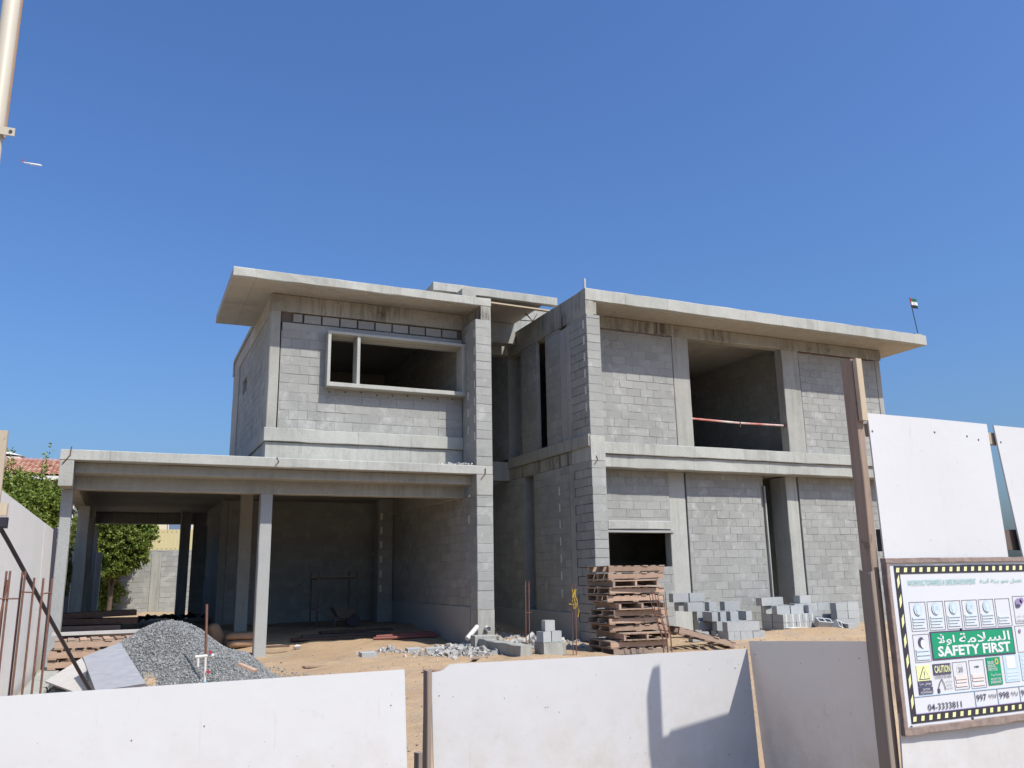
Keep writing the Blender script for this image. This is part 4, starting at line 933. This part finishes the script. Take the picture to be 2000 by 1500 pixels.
e = empty('valve_pipe', (1.07, 12.0, .1), 'small plumbing stand with red valve handles standing on the gravel heap', 'pipe')
MB().tube([(.94, 12.0, .505), (1.17, 12.0, .515)], .02, 8).tube([(1.065, 12.0, .51), (1.075, 12.0, .12)], .017, 8).tube([(.975, 12.0, .50), (.98, 12.0, .38)], .017, 8).build('pipe', 'pvc', e)
for (x, z) in ((1.12, .555), (1.105, .315)):
    MB().obox((x, 11.97, z), (.05, .02, .02), Matrix.Rotation(.5, 3, 'Y')).obox((x, 11.97, z), (.018, .025, .04), Matrix.Rotation(.5, 3, 'Y')).build('handle', 'valve_red', e)
MB().tube([(1.08, 12.0, .19), (1.085, 12.0, .10)], .035, 8).build('coupling', 'valve_blue', e)
thing1(MB().tube([(1.10, 12.3, .35), (1.068, 12.3, 1.15)], .017, 6), 'steel_rod', 'rust', 'single rusty rod standing upright in the gravel heap', 'rod')
thing1(MB().obox((1.62, 12.2, .32), (.26, .10, .03), Matrix.Rotation(-.6, 3, 'Z') @ Matrix.Rotation(.35, 3, 'Y')), 'plank_piece', 'pallet_wood', 'small wooden offcut lying on the right slope of the gravel heap', 'timber')
def cage(loc, label, bars, ties, r=.009, mat='rust'):
    e = empty('rebar_cage', loc, label, 'rebar', 'bundles of upright reinforcing bars')
    for b in bars: MB().tube(b, r, 6).build('bar', mat, e)
    for t in ties: MB().tube(t, r * .75, 5).build('tie', mat, e)
    return e
Y = 8.6
xs = [-.985, -.915, -.885, -.80, -.775, -.70]; tops = [1.575, 1.575, 1.575, 1.565, 1.575, 1.515]
cage((-.84, Y, -.1), 'wider bundle of six upright rusty bars at the left edge', [[(x, Y + .05 * (k % 2), -.1), (x + random.uniform(-.006, .006), Y + .05 * (k % 2), t)] for k, (x, t) in enumerate(zip(xs, tops))] + [[(-.93, Y, 1.1), (-.895, Y, 1.5)]],
     [[(-1.03, Y - .012, 1.345), (-.80, Y - .012, 1.34)], [(-.79, Y + .02, 1.395), (-.70, Y + .02, 1.39)]])
cage((-.58, Y, -.1), 'pair of upright rusty bars joined by a short tie, right of the wider bundle', [[(-.625, Y, -.1), (-.625, Y, 1.51)], [(-.565, Y + .04, -.1), (-.56, Y + .04, 1.51)]], [[(-.635, Y - .01, 1.375), (-.56, Y + .03, 1.385)]])
cage((7.1, 15, 0), 'four thin upright rusty bars rising before the court', [[(7.06 + .035 * k, 15 + .06 * (k % 2), 0), (7.075 + .035 * k, 15 + .06 * (k % 2), 1.30 + .05 * (k % 2))] for k in range(4)], [[(7.05, 14.985, .75), (7.19, 14.985, .76)]], .008)
yb = cage((7.75, 14.3, 0), 'four upright rusty bars with yellow rope tied round their tops', [[(7.69 + .035 * k, 14.3 + .06 * (k % 2), 0), (7.71 + .035 * k, 14.3 + .06 * (k % 2), 1.22 + .06 * (k % 2))] for k in range(4)], [], .008)
rp = MB()
for k in range(3):
    pts = [(7.70 + .035 * k + .02 * math.sin(t * 1.7 + k), 14.27 + .02 * math.cos(t), 1.18 - .07 * t) for t in range(6)]; rp.tube(pts, .008, 6)
rp.tube([(7.62, 14.28, .92), (7.70, 14.27, .90), (7.80, 14.27, .93)], .008, 6).tube([(7.79, 14.27, .92), (7.82, 14.26, .78), (7.80, 14.27, .68)], .010, 6).build('rope', 'yellow_rope', yb)
bars = []
for k in range(6):
    b = (9.17 + .045 * k, 13.55 + .05 * (k % 2)); dx = -.30 + .035 * k
    bars.append([(b[0], b[1], -.05), (b[0] - .01, b[1], .28), (b[0] + dx * .55, b[1], .70), (b[0] + dx * .85 + random.uniform(-.03, .03), b[1], 1.12 + random.uniform(-.08, .05))])
cage((9.3, 13.55, -.05), 'six bent rusty bars fanning out in front of the tall pallet stack', bars, [[(8.98, 13.53, .78), (9.32, 13.53, .80)], [(9.0, 13.53, .70), (9.28, 13.53, .66)]], .008)
thing1(MB().tube([(-1.10, 9.25, 2.02), (-1.03, 9.45, 1.88), (-.62, 10.5, 1.02), (-.33, 11.25, .42), (-.22, 11.6, .19), (-.13, 11.8, .06)], .021, 10).rbox(-1.12, -1.02, 9.22, 9.32, 1.98, 2.08), 'brace_pipe', 'black_plastic', 'black pipe slanting down from the left post over the pale board', 'pipe')
# ---------------------------------------------------------------- things under the carport
def bag(x, y, z, l, w_, h, rz, label, tilt=0.):
    mb = MB(); nu, nv = 14, 8
    R = Matrix.Rotation(rz, 3, 'Z') @ Matrix.Rotation(tilt, 3, 'Y')
    sp = lambda c, p: math.copysign(abs(c) ** p, c)
    for j in range(nv + 1):
        ph = -math.pi / 2 + math.pi * j / nv
        for i in range(nu):
            th = 2 * math.pi * i / nu
            q = Vector((l / 2 * sp(math.cos(ph), .5) * sp(math.cos(th), .5), w_ / 2 * sp(math.cos(ph), .5) * sp(math.sin(th), .5), h / 2 * sp(math.sin(ph), .8)))
            q *= 1 + .05 * math.sin(5 * th + 3 * ph + x * 9); mb.v.append(tuple(R @ q + Vector((x, y, z))))
    for j in range(nv):
        for i in range(nu): k = (i + 1) % nu; mb.f.append((j * nu + i, j * nu + k, (j + 1) * nu + k, (j + 1) * nu + i))
    return thing1(mb, 'cement_bag', 'bag_brown', label, 'bag', 'paper bags under the carport', smooth=True)
bag(2.55, 19.9, gz(2.5, 19.9) + .08, .75, .42, .17, .05, 'lower brown paper bag lying behind the slim carport column'); bag(2.5, 19.9, gz(2.5, 19.9) + .24, .7, .4, .16, -.05, 'upper brown paper bag lying on the other behind the slim column')
bag(2.0, 20.3, gz(2, 20.3) + .24, .5, .3, .26, .3, 'brown paper bag slumped upright left of the lying bags', tilt=1.1)
thing1(MB().rbox(2.75, 3.25, 18.3, 18.38, .10, .14), 'timber_offcut', 'dark_wood', 'dark timber offcut right of the slim carport column', 'timber')
for k in range(6):
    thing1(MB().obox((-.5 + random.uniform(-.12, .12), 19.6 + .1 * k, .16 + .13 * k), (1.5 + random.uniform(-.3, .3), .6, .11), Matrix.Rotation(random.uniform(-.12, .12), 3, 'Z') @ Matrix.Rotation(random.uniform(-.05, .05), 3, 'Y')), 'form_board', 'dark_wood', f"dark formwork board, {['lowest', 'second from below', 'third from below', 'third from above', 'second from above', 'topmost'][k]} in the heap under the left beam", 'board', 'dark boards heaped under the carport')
thing1(MB().rbox(-.62, -.40, 26.9, 27.1, .35, .62), 'carton', 'white_board', 'small white carton standing in the light behind the dark boards', 'box')
tp = MB(); 
for i in range(9):
    for j in range(5): tp.v.append((.5 + .22 * i, 26 + .25 * j, .35 + .25 * abs(math.sin(i * 1.3 + j)) * (1 - .12 * j)))
for i in range(8):
    for j in range(4): tp.f.append((i * 5 + j, i * 5 + 5 + j, i * 5 + 6 + j, i * 5 + 1 + j))
thing1(tp, 'tarpaulin', 'black_plastic', 'crumpled black plastic sheet at the far edge of the carport floor', 'tarpaulin')
sc = empty('scaffold_frame', (5.15, 22.5, .25), 'steel scaffold frame standing in the dark garage', 'scaffold')
for x in (4.66, 5.69):
    for yy in (22.5, 23.4): MB().tube([(x, yy, .25), (x, yy, 1.62)], .024, 8).build('leg', 'old_steel', sc)
for yy in (22.5, 23.4): MB().tube([(4.66, yy, 1.45), (5.69, yy, 1.45)], .022, 8).build('crossbar', 'old_steel', sc)
MB().rbox(4.5, 5.85, 22.6, 22.85, 1.475, 1.51).build('plank', 'pallet_wood', sc); MB().tube([(4.66, 22.5, .7), (4.82, 22.5, .85), (4.9, 22.5, 1.1)], .016, 6).build('brace', 'old_steel', sc)
wb = empty('wheelbarrow', (5.15, 21.7, .25), 'wheelbarrow with a pale tray parked before the scaffold frame', 'wheelbarrow')
t = MB(); t.add([(4.85, 21.5, .75), (5.45, 21.5, .68), (5.45, 22.0, .68), (4.85, 22.0, .75), (5.0, 21.58, .5), (5.28, 21.58, .48), (5.28, 21.92, .48), (5.0, 21.92, .5)], [(4, 5, 6, 7), (0, 1, 5, 4), (1, 2, 6, 5), (2, 3, 7, 6), (3, 0, 4, 7)]).build('tray', 'old_steel', wb)
MB().tube([(5.42, 21.72, .42), (5.42, 21.78, .42)], .17, 14).build('wheel', 'black_plastic', wb)
for yy in (21.6, 21.9): MB().tube([(5.42, 21.75, .42), (4.95, yy, .48), (4.4, yy, .72)], .018, 6).build('handle', 'old_steel', wb)
for yy in (21.6, 21.9): MB().tube([(4.95, yy, .48), (4.9, yy, .25)], .016, 6).build('leg', 'old_steel', wb)
for k, (x0, x1, y, l) in enumerate(((3.6, 5.6, 19.4, 'nearest dark plank on the garage floor'), (3.9, 6.0, 19.9, 'middle dark plank on the garage floor'), (4.4, 6.2, 20.3, 'farthest dark plank on the garage floor'))):
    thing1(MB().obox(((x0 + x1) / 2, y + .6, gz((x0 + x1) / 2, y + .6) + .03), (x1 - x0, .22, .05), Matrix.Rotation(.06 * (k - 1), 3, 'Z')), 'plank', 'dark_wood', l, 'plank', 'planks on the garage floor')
for k in range(5):
    thing1(MB().tube([(5.35 + .1 * k, 19.55 + .13 * k, gz(6, 19.8) + .045 + .035 * (k % 2)), (6.85, 19.4 + .14 * k, gz(6, 19.8) + .06 + .04 * (k % 2))], .035, 8), 'red_pipe', 'red_pipe', f"{['nearest', 'second nearest', 'middle', 'second farthest', 'farthest'][k]} red brown pipe lying along the garage wall", 'pipe', 'red pipes on the garage floor')
# ---------------------------------------------------------------- behind the site
bw = empty('boundary_wall', (1, 37, .2), 'grey block wall closing the back of the plot', 'wall')
wall('-y', 37.0, -.6, 2.9, .22, 2.66, phase=.0, mode='indiv', parent=bw, holes=[(1.02, 1.40, .2, 2.5)])
wall('-y', 37.0, -8, -.6, .22, 2.66, parent=bw); wall('-y', 37.0, 2.9, 7.2, .22, 2.66, parent=bw)
cast('pillar', 'cast', (1.03, 1.39, 36.97, 37.2, .1, 2.5), parent=bw)
sw = empty('boundary_wall', (-1.75, 27, 0), 'added grey block wall along the left side of the plot, keeping light from the carport', 'wall')  # added wall that blocks side light from reaching under the carport
w = wall('-x', -1.66, 17.75, 30.6, 0, 2.3, parent=sw, mode='none', back=True)
yf = empty('metal_fence', (1, 37.3, 2.6), 'yellow sheet metal fence standing above the back block wall', 'fence')
sm = None
for k in range(46):
    x = -3.2 + k * .17
    MB().rbox(x, x + .155, 37.28, 37.30, 2.55, 3.50, ch=.004, jit=.001).build('slat', 'yellow_metal', yf)
MB().box(-3.2, 4.6, 37.31, 37.35, 3.36, 3.42).build('rail', 'dark_steel', yf); MB().box(-3.2, 4.6, 37.31, 37.35, 2.7, 2.76).build('rail', 'dark_steel', yf)
hs = empty('cream_house', (2, 52, 0), 'cream rendered house with a dark window beyond the yellow fence', 'house')
MB().box(-1.5, 9, 48.0, 56, 0, 6.6).build('wall', 'house_cream', hs)
fw = MB().box(2.0, 3.2, 47.93, 47.99, 4.0, 5.2).build('window', 'house_white', hs); MB().box(2.06, 3.14, 47.91, 47.93, 4.06, 5.14).build('pane', 'window_blue', fw)
thing1(MB().rbox(-.92, -.64, 30.9, 31.2, .1, 2.4), 'wall_end', 'house_white', 'pale upright wall end glimpsed behind the left carport columns', 'wall')
vh = empty('tiled_house', (-6, 52, 0), 'neighbouring house with a red tiled roof beyond the trees', 'house')
MB().box(-11, -2.6, 50.6, 58, 0, 6.75).build('wall', 'house_white', vh)
rf = MB().add([(-11.5, 50.0, 6.9), (-2.2, 50.0, 6.9), (-2.2, 54.3, 8.25), (-11.5, 54.3, 8.25), (-11.5, 58.6, 6.9), (-2.2, 58.6, 6.9)], [(0, 1, 2, 3), (3, 2, 5, 4), (1, 5, 2), (0, 3, 4)]).build('roof', 'roof_tile', vh)
MB().box(-11.5, -2.2, 49.9, 50.0, 6.72, 6.92).build('gutter', 'house_white', vh)
Vt = []; Ft = []
for r in range(11):
    for c in range(38):
        x = -11.4 + c * .243; y = 50.0 + r * .39; z = 6.93 + r * .39 * 1.35 / 4.3; b = len(Vt)
        for t, (yy, dz) in enumerate(((y - .03, .05), (y + .40, .03 + .4 * 1.35 / 4.3))):
            for q in range(5):
                a = math.pi * q / 4; Vt.append((x + .12 - .118 * math.cos(a), yy, z + dz + .075 * math.sin(a)))
        for q in range(4): Ft.append((b + q, b + q + 1, b + 6 + q, b + 5 + q))
tl_ = npmesh('roof_tiles', Vt, Ft, 'roof_tile', None, 'stuff'); tl_.parent = rf; tl_.location = -wloc(rf)
dm = empty('domed_house', (-6.6, 60, 0), 'pale house with a low domed roof behind the tiled roof', 'house')
MB().box(-12, -6.2, 58.8, 64, 0, 9.0).build('wall', 'house_white', dm)
q = MB(); nn = 20
for j in range(5):
    for i in range(nn): rr = 1.6 * (1 - j / 5); q.v.append((-8.05 + rr * math.cos(2 * math.pi * i / nn) * 1.25, 60 + rr * math.sin(2 * math.pi * i / nn), 9.15 + .13 * j))
for j in range(4):
    for i in range(nn): k = (i + 1) % nn; q.f.append((j * nn + i, j * nn + k, (j + 1) * nn + k, (j + 1) * nn + i))
q.f.append(tuple(4 * nn + i for i in range(nn))); q.f.append(tuple(range(nn - 1, -1, -1)))
q.build('dome', 'house_white', dm)
# ---------------------------------------------------------------- trees
def tree(name, x, y, z0, blobs, nleaf, size, label, mat='leaf', trunk_r=.09, shoots=0, group='trees along the plot edge'):
    e = empty(name, (x, y, z0), label, 'tree', group)
    top = max(b[2] for b in blobs); mb = MB()
    mb.tube([(x, y, z0 - .1), (x + .05, y, z0 + (top - z0) * .35), (x - .05, y + .05, z0 + (top - z0) * .8)], [trunk_r, trunk_r * .75, trunk_r * .35], 8)
    for b in blobs: mb.tube([(x, y, z0 + (b[2] - z0) * .45), (x + (b[0] - x) * .5, y + (b[1] - y) * .5, z0 + (b[2] - z0) * .75), (b[0], b[1], b[2])], [trunk_r * .5, trunk_r * .35, trunk_r * .12], 6)
    mb.build('trunk', 'bark', e)
    Vs = []; tot = sum(b[3] ** 2 for b in blobs); per = 26
    for b in blobs:
        n = int(nleaf * b[3] ** 2 / tot); tw = max(6, n // per)
        d = RNG.normal(size=(tw, 3)); d /= np.linalg.norm(d, axis=1)[:, None]; rr = b[3] * (.45 + .6 * RNG.random(tw) ** .6)
        tips = np.array(b[:3]) + d * rr[:, None] * np.array([1, 1, b[4] if len(b) > 4 else .85])
        L = tips[:, None] + (RNG.random((tw, per, 1)) - .7) * (d[:, None] + RNG.normal(size=(tw, 1, 3)) * .5) * b[3] * .33 + RNG.normal(size=(tw, per, 3)) * .035
        Vs.append(L.reshape(-1, 3))
    for s in range(shoots):
        b = blobs[s % len(blobs)]; t = RNG.random((60, 1)); base = np.array([b[0] + random.uniform(-.5, .5) * b[3], b[1], b[2] + b[3] * .6])
        Vs.append(base + t * np.array([random.uniform(-.25, .25), 0, random.uniform(.5, 1.0)]) + RNG.normal(size=(60, 3)) * .04)
    P = np.concatenate(Vs); n = len(P)
    u = RNG.normal(size=(n, 3)); u /= np.linalg.norm(u, axis=1)[:, None]; w_ = RNG.normal(size=(n, 3)); w_ -= (w_ * u).sum(1)[:, None] * u; w_ /= np.linalg.norm(w_, axis=1)[:, None]
    s = (size * RNG.uniform(.6, 1.25, n))[:, None]
    V = np.stack([P - u * s, P + w_ * s * .42, P + u * s, P - w_ * s * .42], 1).reshape(-1, 3)
    cr = npmesh('crown', V, np.arange(4 * n).reshape(-1, 4), mat, e); return e
tree('leafy_tree', -3.0, 24.0, 0, [(-2.7, 24.0, 2.9, 1.05), (-2.2, 24.2, 3.2, .8), (-3.4, 24.3, 3.3, 1.0), (-2.0, 23.6, 2.3, .8), (-3.0, 23.6, 2.1, 1.0), (-1.85, 24.5, 3.3, .6), (-3.9, 24, 2.6, 1.0), (-1.8, 23.9, 1.6, .75), (-2.6, 24.2, 3.7, .6), (-3.3, 24.2, 3.9, .6), (-1.95, 24.3, 3.7, .45)], 95000, .048, 'bright green leafy tree rising above the white side hoarding', shoots=16)
tree('leafy_tree', -.35, 35.2, .25, [(-.4, 35.2, 3.9, 1.1), (.15, 35.1, 3.2, .95), (-.9, 35.1, 3.3, 1.0), (.35, 35.3, 4.4, .9), (-.3, 35.0, 2.65, .75), (.30, 35.0, 2.75, .6), (-.6, 35.3, 5.0, 1.0), (.1, 35.4, 5.4, .8), (.0, 34.9, 2.2, .55), (.38, 35.0, 2.35, .5), (-.5, 34.9, 2.0, .55), (.55, 35.1, 3.3, .55)], 75000, .06, 'green tree leaning over the back wall, seen through the carport')
tree('young_shrub', -1.1, 36.2, .25, [(-1.0, 36.2, 1.0, .55), (-.65, 36.3, 1.6, .55), (-.3, 36.4, 1.0, .5), (-.35, 36.3, 1.9, .45), (-.7, 36.3, .6, .5)], 9000, .06, 'dark shrub growing in the shade at the foot of the back wall', trunk_r=.03)
# ---------------------------------------------------------------- mast and aeroplane
ms = empty('steel_mast', (-.745, 4.5, -.6), 'cream painted steel mast with clamp brackets at the upper left edge', 'pole')
MB().tube([(-.745, 4.5, -.6), (-.745, 4.5, 7.0)], .04, 20).build('shaft', 'cream_paint', ms, smooth=True)
for z in (2.97, 3.655, 4.9):
    b = MB().tube([(-.745, 4.5, z - .02), (-.745, 4.5, z + .02)], .046, 18); b.obox((-.695, 4.46, z), (.085, .006, .042), Matrix.Rotation(.0, 3, 'Y')); k_ = b.build('bracket', 'cream_paint', ms)
    MB().tube([(-.67, 4.452, z), (-.67, 4.465, z)], .008, 8).build('bolt', 'dark_steel', k_)
MB().tube([(-.712, 4.55, 3.66), (-.712, 4.55, 7.0)], .010, 8).build('conduit', 'bag_brown', ms)
D = Vector((-0.11439049, 0.90396772, 0.41201598)); Pp = Vector((0, 0, 1.47)) + D * 2900
ac = empty('airliner', Pp, 'tiny white airliner flying high in the upper left sky', 'aeroplane')
R = Matrix.Rotation(.05, 3, 'Y') @ Matrix.Rotation(-.12, 3, 'Z') @ Matrix.Rotation(.42, 3, 'X')
def ap(p): return Pp + R @ Vector(p)
MB().tube([ap((-24, 0, 1.5)), ap((-18, 0, .4)), ap((-8, 0, 0)), ap((20, 0, 0)), ap((25, 0, -.3)), ap((27.5, 0, -.9))], [.5, 1.7, 2.4, 2.4, 1.6, .3], 12).build('fuselage', 'plane_white', ac, smooth=True)
for s in (-1, 1):
    w_ = MB(); w_.add([ap((5, 2 * s, -1.4)), ap((-5, 2 * s, -1.4)), ap((-11, 25 * s, .8)), ap((-8, 25 * s, .8)), ap((5, 2 * s, -.8)), ap((-5, 2 * s, -.8)), ap((-11, 25 * s, 1.0)), ap((-8, 25 * s, 1.0))], [(0, 1, 2, 3), (7, 6, 5, 4), (0, 4, 5, 1), (1, 5, 6, 2), (2, 6, 7, 3), (3, 7, 4, 0)]); w_.build('wing', 'plane_grey', ac)
    MB().tube([ap((1.5, 8 * s, -2.6)), ap((-3, 8 * s, -2.4))], [1.3, .9], 10).build('engine', 'plane_white', ac)
    w_ = MB(); w_.add([ap((-19, .5 * s, 1.2)), ap((-23, .5 * s, 1.2)), ap((-26, 8 * s, 1.8)), ap((-24, 8 * s, 1.8)), ap((-19, .5 * s, 1.5)), ap((-23, .5 * s, 1.5)), ap((-26, 8 * s, 2.0)), ap((-24, 8 * s, 2.0))], [(0, 1, 2, 3), (7, 6, 5, 4), (0, 4, 5, 1), (1, 5, 6, 2), (2, 6, 7, 3), (3, 7, 4, 0)]); w_.build('tailplane', 'plane_white', ac)
w_ = MB(); w_.add([ap((-18, -.2, 1.5)), ap((-24, -.2, 1.5)), ap((-27.5, -.2, 8.5)), ap((-24.5, -.2, 8.5)), ap((-18, .2, 1.5)), ap((-24, .2, 1.5)), ap((-27.5, .2, 8.5)), ap((-24.5, .2, 8.5))], [(0, 1, 2, 3), (7, 6, 5, 4), (0, 4, 5, 1), (1, 5, 6, 2), (2, 6, 7, 3), (3, 7, 4, 0)]); w_.build('fin', 'plane_red', ac)
